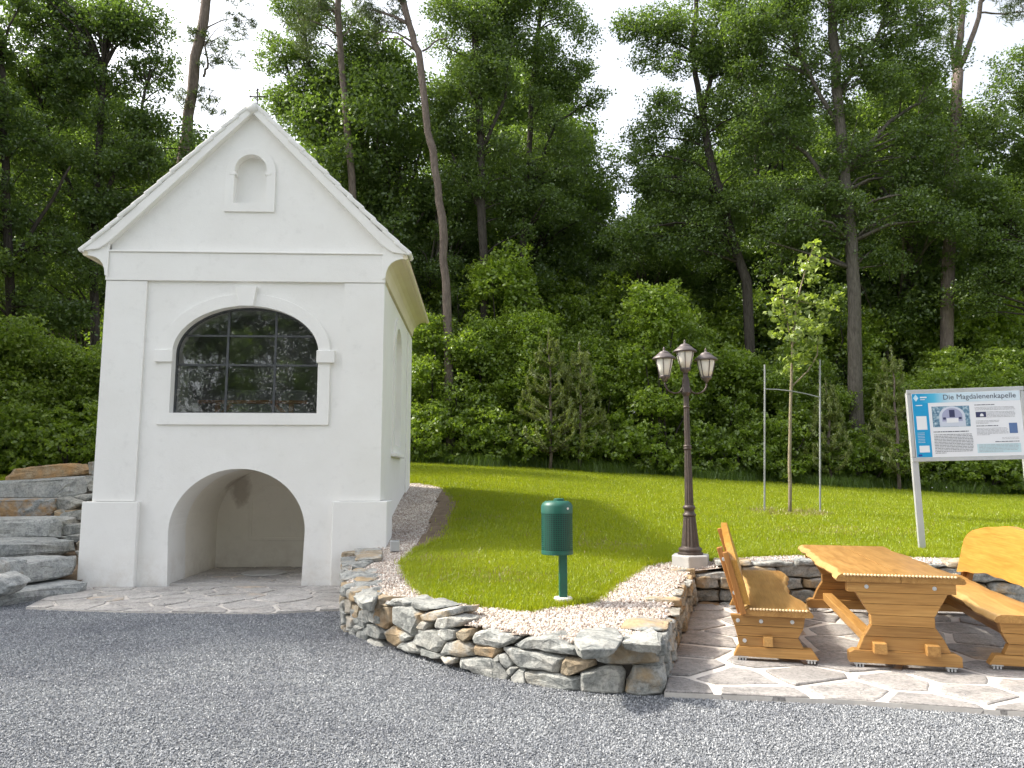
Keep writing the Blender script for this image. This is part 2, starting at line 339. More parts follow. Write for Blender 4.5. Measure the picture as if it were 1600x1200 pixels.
# ------------------------------------------------------------------ terrain
CP = np.array([(-2.2, 11.4, .53), (-1.75, 8.6, .455), (-1.1, 7.8, .425), (-.4, 6.95, .385), (.2, 6.6, .365), (.9, 6.2, .36), (1.3, 7, .40), (1.7, 8.3, .45),
    (2.1, 9.6, .43), (3, 9.95, .55), (5, 9.8, .56), (8, 9.5, .55), (14, 12, .58), (-2.05, 16, 1.33), (-1.9, 13.5, .93), (-1.1, 13.6, .95), (0, 12, .80), (0, 9, .56),
    (5.3, 14.6, .88), (-3.2, 24, 1.96), (4, 24, 1.6), (15.8, 24, .95), (.5, 7.5, .395), (2, 16, 1.08), (-7, 16.3, 1.5), (-12, 16.3, 1.52), (-12, 20, 1.75), (-6.5, 17, 1.55), (-22, 15, 1.6), (24, 18, .6)])
def _phi(r2): return np.where(r2 > 0, .5 * r2 * np.log(np.maximum(r2, 1e-12)), 0.0)
_n = len(CP); _A = np.zeros((_n + 3, _n + 3)); _d2 = ((CP[:, None, :2] - CP[None, :, :2]) ** 2).sum(-1)
_A[:_n, :_n] = _phi(_d2) + np.eye(_n) * .02; _A[:_n, _n] = 1; _A[:_n, _n + 1:] = CP[:, :2]; _A[_n, :_n] = 1; _A[_n + 1:, :_n] = CP[:, :2].T
_W = np.linalg.solve(_A, np.concatenate([CP[:, 2], [0, 0, 0]]))
def hz(x, y):
    x = np.asarray(x, float); y = np.asarray(y, float); xc = np.clip(x, -22, 24); yc = np.clip(y, 5, 24)
    d2 = (xc[..., None] - CP[:, 0]) ** 2 + (yc[..., None] - CP[:, 1]) ** 2
    z = _phi(d2) @ _W[:_n] + _W[_n] + xc * _W[_n + 1] + yc * _W[_n + 2]
    e = np.maximum(0, y - 24); return z + np.minimum(e, 70) * .10
def hzf(x, y): return float(hz(x, y))
def ground_hit(px, py):
    d = ray(px, py); t = 4.0
    while t < 60:
        p = EYE + d * t
        if p.z < hzf(p.x, p.y): break
        t += .03
    return EYE + d * t
def in_poly(x, y, P):
    x = np.asarray(x); y = np.asarray(y); r = np.zeros(x.shape, bool); n = len(P)
    for i in range(n):
        x1, y1 = P[i]; x2, y2 = P[(i + 1) % n]
        if y1 == y2: continue
        c = ((y1 > y) != (y2 > y)) & (x < (x2 - x1) * (y - y1) / (y2 - y1) + x1); r ^= c
    return r
def grid_mesh(name, mat, x0, x1, y0, y1, step, mask=None, dz=0.0, zf=hz, **kw):
    nx = int(round((x1 - x0) / step)) + 1; ny = int(round((y1 - y0) / step)) + 1
    X, Y = np.meshgrid(np.linspace(x0, x1, nx), np.linspace(y0, y1, ny)); Z = zf(X, Y) + dz
    cx = (X[:-1, :-1] + X[1:, 1:]) / 2; cy = (Y[:-1, :-1] + Y[1:, 1:]) / 2
    ok = np.ones(cx.shape, bool) if mask is None else mask(cx, cy)
    I, J = np.nonzero(ok); a = I * nx + J; f = np.stack([a, a + 1, a + nx + 1, a + nx], 1)
    used = np.unique(f); remap = -np.ones(nx * ny, int); remap[used] = np.arange(len(used))
    co = np.stack([X.ravel(), Y.ravel(), Z.ravel()], 1)[used]
    return link(name, np_mesh(name, co, remap[f], mat, True), **kw)
def np_mesh(name, co, quads, mat, smooth=False):
    me = bpy.data.meshes.new(name); k = quads.shape[1]
    me.vertices.add(len(co)); me.vertices.foreach_set('co', np.ascontiguousarray(co, np.float32).ravel())
    me.loops.add(quads.size); me.loops.foreach_set('vertex_index', np.ascontiguousarray(quads, np.int32).ravel())
    me.polygons.add(len(quads)); me.polygons.foreach_set('loop_start', np.arange(0, quads.size, k, dtype=np.int32))
    if smooth: me.polygons.foreach_set('use_smooth', np.ones(len(quads), bool))
    me.update(calc_edges=True); me.materials.append(mat); return me

# chapel frame in plan: U to the right along the front, V into the depth
CA = R(2.43); O = onz(366, 918); U = Vector((math.cos(CA), math.sin(CA), 0)); V = Vector((-math.sin(CA), math.cos(CA), 0))
def cw(u, v, z=0.0): return O + U * u + V * v + Vector((0, 0, z))
DEPTH = 4.5
WALL = [Vector((x, y, 0)) for x, y in [(-2.44, 11.46), (-2.28, 10.6), (-2.03, 9.6), (-1.78, 8.31), (-1.22, 7.5), (-.54, 6.69), (0, 6.30), (.5, 5.97), (1.09, 5.89), (1.37, 6.8), (1.80, 8.3), (2.24, 9.70), (4.2, 9.64), (6.5, 9.2), (9.5, 8.6)]]
def offset(path, d):
    out = []
    for i, p in enumerate(path):
        n = Vector((0, 0, 0))
        for a, b in ((i - 1, i), (i, i + 1)):
            if a < 0 or b >= len(path): continue
            t = (path[b] - path[a]).normalized(); n += Vector((-t.y, t.x, 0))
        out.append(p + n.normalized() * d)
    return out
INNER = offset(WALL, .06)
bank_poly = [(p.x, p.y) for p in INNER] + [(45, 8.4), (45, 60), (-45, 60), (-45, 16.2), (-6.28, 16.2), (-6.1, 11.6), (-2.6, 11.6)]
chap_poly = [tuple(cw(u, v)[:2]) for u, v in ((-2.0, -.4), (2.0, -.4), (2.0, DEPTH - .1), (-2.0, DEPTH - .1))]
def bank_mask(x, y): return in_poly(x, y, bank_poly) & ~in_poly(x, y, chap_poly)
# lawn outline from the photograph
lawn_px = [(652, 755), (692, 763), (716, 782), (712, 812), (692, 846), (652, 860), (633, 886), (640, 905), (662, 930), (700, 942), (760, 950), (830, 957), (868, 950), (925, 944), (960, 916), (1000, 886), (1042, 879), (1108, 879)]
lawn_pts = [ground_hit(*q) for q in lawn_px]
lawn_poly = [(p.x, p.y) for p in lawn_pts] + [(4.3, 10.15), (6.6, 9.75), (9.6, 9.1), (45, 8.6), (45, 24.6), (-45, 24.6), (-45, 16.15), (-6.4, 16.15), (-6.5, 16.6), (-3.0, 17.2), (-2.2, 17.0)]
print('lawn', [(round(a, 2), round(b, 2)) for a, b in lawn_poly[:18]])
def lawn_mask(x, y): return in_poly(x, y, lawn_poly)

fl = MB(); fl.add([(-400, -400, -.03), (400, -400, -.03), (400, 400, -.03), (-400, 400, -.03)], [(0, 1, 2, 3)]); fl.build('ground', M['field'], kind='structure')
fl = MB(); fl.add([(-30, -14, 0), (30, -14, 0), (30, 14, 0), (-30, 14, 0)], [(0, 1, 2, 3)]); fl.build('gravel_yard', M['gravel_bed'], kind='structure')
grid_mesh('planting_bank', M['pebble_bed'], -3.2, 9.4, 5.8, 18, .1, bank_mask, kind='structure')
lawn_near = grid_mesh('lawn', M['lawn'], -3.0, 16, 6.2, 25, .12, lawn_mask, .012, kind='structure')
grid_mesh('side_lawn', M['lawn'], -28, -3, 12.6, 25, .25, lambda x, y: lawn_mask(x, y) & ~in_poly(x, y, chap_poly), .012, kind='structure')
grid_mesh('far_lawn', M['lawn'], 16, 40, 8.6, 25, .5, lawn_mask, .012, kind='structure')
grid_mesh('forest_floor', M['forest_floor'], -90, 90, 24.2, 120, 1.2, None, 0, kind='structure')

# ------------------------------------------------------------------ dry stone work
def hit_path(px, py, path):
    d = ray(px, py); best = None
    for a, b in zip(path[:-1], path[1:]):
        e = b - a; den = d.x * e.y - d.y * e.x
        if abs(den) < 1e-9: continue
        t = (a.x * e.y - a.y * e.x) / den; s = (a.x * d.y - a.y * d.x) / den
        if -.02 <= s <= 1.02 and t > 0 and (best is None or t < best[0]): best = (t, e)
    if best is None: return None
    n = Vector((best[1].y, -best[1].x, 0)).normalized()
    return EYE + d * best[0], n
rs = random.Random(5)
def rugged(me, seed, amp=.019):
    """split a hull finer and break its faces up into ledges"""
    bm = bmesh.new(); bm.from_mesh(me); big = max((v.co.length for v in bm.verts), default=.2)
    bmesh.ops.bevel(bm, geom=list(bm.edges), offset=.006, segments=1, affect='EDGES', clamp_overlap=True)
    for _ in range(3 if big > .5 else 2):
        lim = .07 if big < .5 else .12
        es = [e for e in bm.edges if e.calc_length() > lim]
        if es and len(bm.faces) < 900: bmesh.ops.subdivide_edges(bm, edges=es, cuts=1); bmesh.ops.triangulate(bm, faces=list(bm.faces))
    bm.normal_update(); sd = Vector(seed) * 3.7
    for v in bm.verts:
        c = v.co; a = noise.noise(Vector((c.x * 7, c.y * 7, c.z * 22)) + sd); b = noise.noise(c * 11 + sd); d = noise.noise(c * 3.1 - sd)
        led = (round(a * 2.2) / 2.2) * .6 + a * .4
        v.co = c + v.normal * amp * (led * .8 + b * .5 + d * .7) * min(1.6, .7 + big)
    bm.to_mesh(me); bm.free()
    return me
def hull_stone(front, n, depth, mat, parent, name='stone', bulge=.03, back_scale=.85, jit=.012):
    """front: outline on the visible face; n: outward normal"""
    c = sum(front, Vector()) / len(front); pts = []
    j = lambda s: Vector((rs.uniform(-s, s), rs.uniform(-s, s), rs.uniform(-s, s)))
    for p in front:
        pts.append(p - n * rs.uniform(.012, .04))
        pts.append(c + (p - c) * rs.uniform(.74, .9) + n * rs.uniform(.2, 1) * bulge + j(jit * .4))
        q = c + (p - c) * back_scale; pts.append(q - n * depth * rs.uniform(.8, 1.05) + j(jit))
        pts.append(p - n * depth * .55 + j(jit))
    base = c - n * depth / 2
    me = rugged(hull_mesh([p - base for p in pts], name, mat), base); o = link(name, me, parent); o.location = base
    return o
z1 = lambda L: [(530 + a / 5.714, 840 + b / 5.714) for a, b in L]
z2 = lambda L: [(680 + a / 4.2105, 940 + b / 4.2105) for a, b in L]
front_wall = empty('dry_stone_wall', (0, 0, 0), label='curved dry stone retaining wall of grey and rusty schist edging the pebble bed', cat='wall')
TR = [(z1(q), k, dp) for q, k, dp in [
    ([(95, 640), (210, 650), (330, 655), (305, 740), (240, 785), (95, 772)], 0, .3), ([(340, 640), (400, 605), (465, 615), (468, 760), (400, 832), (326, 785), (314, 700)], 1, .3),
    ([(470, 612), (620, 606), (752, 680), (695, 705), (645, 885), (560, 845), (472, 765)], 1, .32), ([(55, 770), (180, 775), (235, 800), (170, 860), (60, 835)], 0, .25),
    ([(195, 860), (230, 788), (320, 780), (405, 842), (385, 915), (280, 905)], 0, .25), ([(398, 850), (460, 796), (560, 850), (645, 884), (560, 935), (500, 975), (420, 925)], 0, .25),
    ([(180, 655), (190, 598), (400, 588), (475, 606), (360, 630), (260, 656)], 1, .38), ([(400, 588), (470, 540), (560, 552), (625, 590), (605, 615), (470, 606)], 0, .35),
    ([(630, 600), (660, 575), (835, 612), (858, 640), (770, 664), (655, 628)], 0, .35), ([(700, 692), (760, 668), (1000, 638), (1020, 690), (862, 740), (738, 750)], 0, .35),
    ([(832, 775), (880, 708), (1010, 698), (1095, 740), (1064, 795), (960, 815), (848, 805)], 0, .3), ([(655, 905), (720, 812), (850, 830), (938, 920), (893, 1030), (760, 975), (660, 935)], 0, .3),
    ([(850, 826), (960, 798), (1054, 828), (1042, 895), (960, 915), (898, 872)], 0, .3), ([(1045, 850), (1090, 812), (1164, 818), (1185, 880), (1120, 930), (1056, 895)], 1, .3),
    ([(495, 975), (560, 922), (645, 930), (730, 1012), (690, 1040), (520, 995)], 0, .25), ([(900, 1035), (950, 928), (1060, 908), (1152, 948), (1205, 1000), (1194, 1055), (1080, 1075), (925, 1057)], 0, .3),
    ([(1193, 975), (1210, 957), (1432, 988), (1436, 1022), (1394, 1080), (1205, 1045)], 1, .3), ([(1176, 885), (1200, 848), (1330, 822), (1595, 892), (1535, 955), (1400, 990), (1196, 950)], 0, .34),
    ([(690, 805), (740, 745), (795, 762), (775, 826)], 0, .2), ([(730, 985), (890, 1030), (925, 1062), (850, 1090), (735, 1050)], 0, .25), ([(900, 1065), (1060, 1075), (1040, 1120), (960, 1125)], 0, .2)]]
TR += [(z2(q), k, dp) for q, k, dp in [
    ([(150, 375), (380, 368), (442, 398), (504, 490), (494, 526), (400, 512), (250, 462), (150, 432)], 0, .3), ([(426, 345), (460, 342), (518, 410), (502, 432), (470, 438), (426, 398)], 0, .25),
    ([(462, 462), (510, 428), (554, 434), (502, 488)], 0, .2), ([(506, 498), (545, 443), (592, 448), (604, 534), (570, 545), (520, 530)], 0, .22),
    ([(432, 305), (500, 298), (740, 348), (845, 374), (822, 424), (803, 474), (560, 438), (518, 412), (470, 352)], 1, .34), ([(505, 292), (600, 240), (760, 228), (954, 310), (944, 364), (800, 348), (600, 312)], 0, .4),
    ([(576, 455), (700, 457), (948, 503), (949, 584), (880, 612), (780, 590), (640, 555), (598, 534), (576, 482)], 1, .32), ([(812, 412), (850, 368), (1048, 383), (1054, 432), (870, 498), (816, 478)], 1, .3),
    ([(946, 506), (958, 468), (1150, 418), (1222, 428), (1243, 470), (1234, 610), (1010, 612), (946, 600)], 0, .32), ([(1243, 600), (1258, 520), (1308, 418), (1500, 428), (1516, 520), (1500, 618), (1330, 622)], 0, .32),
    ([(1052, 362), (1068, 318), (1200, 288), (1390, 262), (1450, 308), (1474, 402), (1300, 420), (1120, 417), (1058, 392)], 1, .42), ([(935, 332), (958, 304), (1068, 312), (1054, 364), (958, 364)], 0, .3),
    ([(385, 375), (425, 350), (432, 390), (400, 398)], 0, .18)]]
for poly, rusty, dp in TR:
    hs_ = [hit_path(min(max(a, 540), 1048), b, WALL[:8] + [Vector((1.6, 5.79, 0))]) for a, b in poly]; hs_ = [h for h in hs_ if h]
    if len(hs_) < 4: continue
    n = sum((h[1] for h in hs_), Vector()).normalized()
    pts = [Vector((h[0].x, h[0].y, max(h[0].z, -.06))) for h in hs_]
    hull_stone(pts, n, dp, M['rust'] if (rusty and rs.random() < .45) else M['schist'], front_wall)
# flat capping slabs lying on the wall by the corner
def slab(px_poly, z, th, parent, mat=None, tilt=.03):
    P = [onz(a, b, z) for a, b in px_poly]; c = sum(P, Vector()) / len(P); pts = []
    for p in P:
        pts.append(p - c + Vector((0, 0, rs.uniform(-tilt, tilt)))); pts.append((p - c) * .9 + Vector((0, 0, -th * rs.uniform(.8, 1.1))))
        pts.append((p - c) * .6 + Vector((0, 0, rs.uniform(0, tilt * .8))))
    o = link('stone', rugged(hull_mesh(pts, 'stone', mat or M['schist']), c), parent); o.location = c; return o
slab(z2([(905, 262), (960, 200), (1060, 152), (1190, 155), (1240, 240), (1190, 292), (1080, 312), (960, 320)]), .41, .07, front_wall, tilt=.02)
slab(z2([(1225, 265), (1310, 215), (1450, 160), (1495, 230), (1480, 300), (1390, 270)]), .40, .06, front_wall, tilt=.03)
slab(z1([(130, 500), (180, 440), (390, 435), (395, 480), (300, 570), (200, 565)]), .45, .10, front_wall)
slab(z1([(100, 345), (240, 335), (390, 345), (300, 395), (150, 410)]), .475, .09, front_wall)
slab(z1([(120, 395), (390, 395), (370, 432), (160, 440)]), .46, .1, front_wall)
slab(z1([(110, 225), (230, 200), (340, 200), (200, 270), (110, 275)]), .517, .09, front_wall)
slab(z1([(135, 110), (370, 95), (385, 150), (370, 195), (150, 190)]), .55, .11, front_wall)
slab(z1([(95, 285), (230, 275), (240, 320), (110, 325)]), .485, .09, front_wall)
def at_path(path, s):
    for a, b in zip(path[:-1], path[1:]):
        L = (b - a).length
        if s <= L: t = (b - a) / L; return a + t * s, Vector((t.y, -t.x, 0)), t
        s -= L
    t = (path[-1] - path[-2]).normalized(); return path[-1], Vector((t.y, -t.x, 0)), t
def path_len(path): return sum((b - a).length for a, b in zip(path[:-1], path[1:]))
def courses(path, topf, parent, hmin=.08, hmax=.17, wmin=.16, wmax=.5, depth=.3, seed=1, s0=0.0):
    r = random.Random(seed); L = path_len(path); z = -.04
    while True:
        h = r.uniform(hmin, hmax); s = s0 - r.uniform(0, .2); any_ = False
        while s < L:
            wd = r.uniform(wmin, wmax) * (1.25 if z > .3 else 1); a = max(s, s0); b = min(s + wd, L)
            if b - a > .08:
                p0, n0, _ = at_path(path, a + .006); p1, n1, _ = at_path(path, b - .006); pm, nm, tm = at_path(path, (a + b) / 2); top = topf(pm)
                if z < top - .03:
                    any_ = True; za = z + r.uniform(-.012, .012); zb = min(z + h + r.uniform(-.02, .03), top + r.uniform(-.02, .04)); pr = nm * r.uniform(-.02, .025)
                    up = Vector((0, 0, 1))
                    F_ = [p0 + up * (za + .012) + pr, p0.lerp(p1, r.uniform(.3, .7)) + up * za + pr, p1 + up * (za + r.uniform(0, .03)) + pr, p1 + up * (zb - r.uniform(0, .035)) + pr, p0.lerp(p1, r.uniform(.3, .7)) + up * zb + pr, p0 + up * (zb - r.uniform(0, .035)) + pr]
                    if zb - za > .035: hull_stone(F_, nm, depth * r.uniform(.8, 1.2), M['rust'] if r.random() < .07 else M['schist'], parent, bulge=.03)
            s += wd
        z += h * .97
        if not any_ or z > 2: break
top_hz = lambda p: float(hz(p.x, p.y)) + .03
courses(WALL[0:5], top_hz, front_wall, seed=3, wmin=.14, wmax=.34)
courses(WALL[8:12], lambda p: .40 + max(0, (p.y - 6)) * .012, front_wall, seed=8, wmin=.16, wmax=.42)
def core(path, topf, name, parent, d0=.07, d1=.30):
    a, b = offset(path, d0), offset(path, d1); m = MB(); n = len(path)
    vs = [v for p, q in zip(a, b) for v in (Vector((p.x, p.y, -.05)), Vector((p.x, p.y, topf(p) - .05)), Vector((q.x, q.y, topf(q) - .05)), Vector((q.x, q.y, -.05)))]
    fs = [(4 * i + k, 4 * i + 4 + k, 4 * i + 4 + (k + 1) % 4, 4 * i + (k + 1) % 4) for i in range(n - 1) for k in range(4)]
    m.add(vs, fs); return m.build(name, M['core'], parent)
core(WALL[:12], lambda p: float(hz(p.x, p.y)) - .02, 'dark_rubble_core', front_wall)
back_wall = empty('dry_stone_wall', (0, 0, 0), label='straight grey dry stone retaining wall behind the wooden table and benches', cat='wall')
courses(WALL[11:], lambda p: .43 if p.x < 2.55 else .56, back_wall, seed=21, wmin=.22, wmax=.6, hmin=.10, hmax=.19, depth=.34)
core(WALL[11:], lambda p: .46 if p.x < 2.55 else .52, 'dark_rubble_core', back_wall)

# stone steps left of the chapel
z4 = lambda L: [(a / 4.618, 700 + b / 4.615) for a, b in L]
stair = empty('stone_steps', (-7, 10, 0), label='flight of rough grey stone slab steps climbing beside the chapel', cat='steps')
stair_off = Vector((-7, 10, 0))
def stair_stone(L, Y, depth, mat='step', name='step', bulge=.03):
    Q = z4(L); Y0, Y1 = Y if isinstance(Y, tuple) else (Y, Y); xa, xb = min(a for a, b in Q), max(a for a, b in Q)
    P = [ony(a, b, Y0 + (Y1 - Y0) * (a - xa) / (xb - xa)) - stair_off for a, b in Q]
    e = ony(xb, 800, Y1) - ony(xa, 800, Y0); n = Vector((e.y, -e.x, 0)).normalized()
    return hull_stone(P, n, depth, M[mat], stair, name, bulge, .98, .02)
for L, Y, dp in [([(-420, 1110), (20, 1085), (320, 1030), (520, 985), (645, 965), (640, 1030), (380, 1120), (100, 1200), (-420, 1225)], (9.1, 11.0), 1.0),
                 ([(66, 850), (240, 840), (560, 778), (572, 850), (540, 918), (100, 985), (60, 930)], (10.3, 11.35), .9), ([(-420, 722), (200, 690), (540, 665), (552, 740), (400, 775), (110, 812), (-420, 818)], (10.8, 12.2), 1.2),
                 ([(-420, 535), (370, 510), (430, 530), (437, 648), (60, 660), (-420, 660)], (12.4, 12.7), 1.3), ([(-420, 374), (200, 375), (385, 370), (387, 450), (340, 502), (100, 510), (-420, 508)], (13.7, 13.9), 1.2),
                 ([(-420, 268), (450, 225), (600, 200), (627, 260), (620, 322), (540, 357), (400, 358), (-420, 374)], (14.7, 14.8), 1.0)]:
    stair_stone(L, Y, dp)
cs = stair_stone([(35, 215), (100, 150), (340, 120), (520, 112), (612, 160), (600, 190), (420, 216), (120, 250), (40, 245)], 15.5, .6, 'rust', 'cap_stone'); cs['label'] = 'large rounded orange brown stone crowning the steps'
cs.data.materials[0] = M['capstone']
for L, Y in [([(525, 352), (620, 330), (700, 340), (640, 390), (570, 395)], 14.5), ([(382, 380), (430, 355), (592, 400), (500, 460), (400, 445)], 14.0), ([(408, 480), (480, 460), (630, 445), (630, 518), (500, 535)], 13.5),
             ([(432, 580), (470, 548), (630, 540), (620, 614), (440, 634)], 12.8), ([(628, 265), (720, 265), (720, 325), (640, 312)], 14.8), ([(632, 100), (730, 92), (724, 215), (640, 195)], 15.3), ([(600, 205), (720, 212), (720, 268), (630, 262)], 15.1),
             ([(560, 785), (620, 765), (620, 855), (570, 855)], 11.9), ([(555, 915), (620, 845), (620, 940)], 11.7), ([(545, 690), (620, 635), (620, 745), (558, 745)], 12.3), ([(430, 640), (600, 618), (620, 665), (560, 690), (470, 668)], 12.6), ([(390, 450), (440, 470), (430, 530), (385, 505)], 13.5),
             ([(590, 395), (720, 385), (720, 450), (600, 446)], 14.0), ([(540, 745), (640, 740), (640, 790), (560, 785)], 12.1), ([(560, 610), (640, 605), (640, 640), (580, 640)], 12.9), ([(440, 455), (560, 440), (480, 490), (430, 485)], 13.7)]:
    stair_stone(L, Y, .35, 'schist', 'stone', .02)
for L, Y in [([(-60, 915), (50, 940), (105, 990), (30, 1060), (-60, 1080)], 9.6), ([(-40, 800), (50, 825), (66, 935), (-40, 925)], 10.2)]: stair_stone(L, Y, .4, 'step', 'stone', .05)
sb = grid_mesh('stair_bed', M['soil'], -15, -6.15, 9.6, 16.4, .2, None, -.06, zf=lambda x, y: np.maximum(-.1, (y - 10.4 + np.maximum(0, -9 - x) * .3) * .225)); sb.parent = stair; sb.location = -stair_off; sb.data.materials[0] = M['soil']

# ------------------------------------------------------------------ crazy paving
def clip(P, a, n):
    out = []
    for i in range(len(P)):
        p, q = P[i], P[(i + 1) % len(P)]; dp = (p - a).dot(n); dq = (q - a).dot(n)
        if dp <= 0: out.append(p)
        if (dp < 0 < dq) or (dq < 0 < dp): out.append(p.lerp(q, dp / (dp - dq)))
    return out
def paving(poly, z, cell, joint, mat, parent, seed, aniso=1.0, name='paving_stone', thick=.04):
    r = random.Random(seed); P = [Vector((x, y)) for x, y in poly]; xs = [p.x for p in P]; ys = [p.y for p in P]; S = []
    tries = 0
    while tries < 6000:
        tries += 1; q = Vector((r.uniform(min(xs), max(xs)), r.uniform(min(ys), max(ys))))
        if not bool(in_poly(np.array(q.x), np.array(q.y), poly)): continue
        if all(math.hypot((q.x - s.x) / aniso, q.y - s.y) > cell * s_ for s, s_ in S): S.append((q, r.choice([.7, .85, 1.0, 1.15])))
    for i, (s, _) in enumerate(S):
        c = [Vector(p) for p in P]; jr = joint * r.uniform(.7, 1.5)
        for k, (o, _) in enumerate(S):
            if k == i: continue
            if (o - s).length > cell * 5: continue
            n = (o - s).normalized(); ang = r.uniform(-.10, .10); n = Vector((n.x * math.cos(ang) - n.y * math.sin(ang), n.x * math.sin(ang) + n.y * math.cos(ang)))
            c = clip(c, (s + o) / 2 - n * jr / 2, n)
            if len(c) < 3: break
        if len(c) < 3: continue
        ce = sum(c, Vector((0, 0))) / len(c); C = []
        for p, q in zip(c, c[1:] + c[:1]):                      # rough, slightly broken outline
            C.append(p.lerp(ce, r.uniform(0, .05)))
            if (q - p).length > .18:
                for f in (.34, .67): C.append(p.lerp(q, f).lerp(ce, r.uniform(-.01, .045)))
        n = len(C); b = r.uniform(.008, .016); zt = z + r.uniform(-.003, .006); vs = []
        for p in C: vs.append((p.x - ce.x, p.y - ce.y, -thick))
        for p in C: vs.append((p.x - ce.x, p.y - ce.y, -.006))
        for p in C:
            d = (ce - p); q = p + d.normalized() * min(b, d.length * .4); vs.append((q.x - ce.x, q.y - ce.y, 0))
        fs = [(k, (k + 1) % n, n + (k + 1) % n, n + k) for k in range(n)] + [(n + k, n + (k + 1) % n, 2 * n + (k + 1) % n, 2 * n + k) for k in range(n)] + [tuple(range(2 * n, 3 * n))]
        me = bpy.data.meshes.new(name); me.from_pydata(vs, [], fs); me.update(); me.materials.append(mat)
        o = link(name, me, parent); o.location = (ce.x, ce.y, zt); o.rotation_euler = (r.uniform(-.006, .006), r.uniform(-.006, .006), 0)
M['flag_pale'] = mk_stone('pale_flagstone', [(.31, .295, .28), (.40, .38, .36), (.46, .44, .42), (.52, .495, .47)], .2, (.40, .33, .26), 3.0)
def paved(name, poly, z, cell, joint, seed, aniso=1.0, mat='flag'):
    m = MB(); n = len(poly); m.add([(x, y, -.05) for x, y in poly] + [(x, y, z - .012) for x, y in poly], [(i, (i + 1) % n, n + (i + 1) % n, n + i) for i in range(n)] + [tuple(range(n, 2 * n))])
    b = m.build(name, M['mortar'], kind='structure'); paving(poly, z, cell, joint, M[mat], b, seed, aniso); return b
paved('patio_paving', [(1.11, 5.83), (2.41, 5.64), (3.44, 5.36), (5.5, 4.9), (8.6, 4.3), (9.6, 8.55), (6.5, 9.25), (4.2, 9.7), (2.24, 9.8), (1.37, 6.8)], .05, .40, .06, 4, 1.3)
ap = [(-5.9, 9.58), (-4.54, 9.32), (-2.85, 9.23), (-1.98, 9.5), (-2.40, 11.47), (-6.2, 11.32), (-6.2, 10.6)]
paved('apron_paving', ap, .03, .30, .035, 7, 1.6, 'flag_pale')

# ------------------------------------------------------------------ chapel
chapel = empty('chapel', O, CA, label='small white plastered chapel with steep gable, arched glazed window and open arched niche below', cat='chapel')
WT = .68                                             # wall thickness
wo = ell_arch(.03, 1.09, 2.54, 3.46, .72, 36)        # window opening
no = ell_arch(-.01, .25, 5.79, 6.31, .27, 20)        # gable niche
arch = [(.99 * math.cos(math.pi * i / 32), .80 + .92 * math.sin(math.pi * i / 32)) for i in range(33)][::-1]
outer = [(-2.06, -.05), (-.96, -.05)] + arch[0:1] + arch[1:] + [(.96, -.05), (2.06, -.05), (2.06, 5.0), (2.06, 5.13), (0, 7.24), (-2.06, 5.13)]
MB().plate(outer, [wo, no], 0, WT).build('front_wall', M['plaster'], chapel)
MB().plate(ell_arch(-.01, .30, 5.74, 6.31, .32, 16), [], .13, .20).build('niche_back', M['plaster'], chapel)
side = [(WT, -.05), (DEPTH, -.05), (DEPTH, 4.6), (WT, 4.6)]
blind = [(a, b) for a, b in ell_arch(2.25, .48, 2.15, 3.85, .42, 18)]
MB().plate(side, [blind], 0, .55, tf=lambda p: Vector((2.06 - p.y, p.x, p.z))).build('side_wall', M['plaster'], chapel)
MB().plate(ell_arch(2.25, .52, 2.1, 3.85, .46, 18), [], .20, .26, tf=lambda p: Vector((2.06 - p.y, p.x, p.z))).build('blind_window_back', M['plaster'], chapel)
MB().plate(ell_arch(2.25, .68, 2.0, 3.85, .60, 24), [blind], 0, .03, tf=lambda p: Vector((2.06 + p.y, p.x, p.z))).build('side_window_surround', M['plaster'], chapel)
MB().box((2.11, 2.25, 1.97), (.1, 1.5, .055)).build('side_window_sill', M['plaster'], chapel, bevel=.006)
MB().plate(side, [], 0, .55, tf=lambda p: Vector((-2.06 + p.y, p.x, p.z))).build('side_wall', M['plaster'], chapel)
MB().plate([(-2.06, -.05), (2.06, -.05), (2.06, 5.04), (0, 7.17), (-2.06, 5.04)], [], DEPTH + .002, DEPTH + .4).build('back_wall', M['plaster'], chapel)
for s in (-1, 1):
    MB().plate([(s * 1.48, 1.245), (s * 2.09, 1.245), (s * 2.09, 4.545), (s * 1.48, 4.545)], [], -.035, -.001).build('pilaster', M['plaster'], chapel, bevel=.006)
    MB().box((s * 2.076, .26, 2.9), (.03, .52, 3.3)).build('pilaster', M['plaster'], chapel, bevel=.005)
    MB().box((s * 2.076, DEPTH - .1, 2.9 - .6), (.03, .8, 4.5)).build('pilaster', M['plaster'], chapel, bevel=.005)
    L = [(1.40, -.10), (2.20, -.10), (2.20, .60), (2.062, .60), (2.062, -.002), (1.40, -.002)]
    MB().plate([(s * a, b) for a, b in L], [], -.05, 1.24, tf=lambda p: Vector((p.x, p.z, p.y))).build('plinth', M['plaster'], chapel, bevel=.012)
    cove = [(2.0, 4.62), (2.10, 4.62), (2.115, 4.72), (2.14, 4.79), (2.185, 4.85), (2.25, 4.895), (2.33, 4.92), (2.40, 4.925), (2.41, 4.985), (2.0, 5.0)]
    MB().plate([(s * a, b) for a, b in cove], [], -.035, DEPTH + .35).build('eave_cove', M['cove'], chapel)
    MB().plate([(s * a, b) for a, b in [(2.06, 4.60)] + cove[1:-1] + [(2.22, 5.05), (2.06, 5.19)]], [], -.075, -.037).build('cove_end', M['plaster'], chapel)
    MB().tube([(s * 2.405, -.08, 4.95), (s * 2.405, DEPTH + .42, 4.95)], .04, 10).build('eave_roll', M['cove'], chapel)
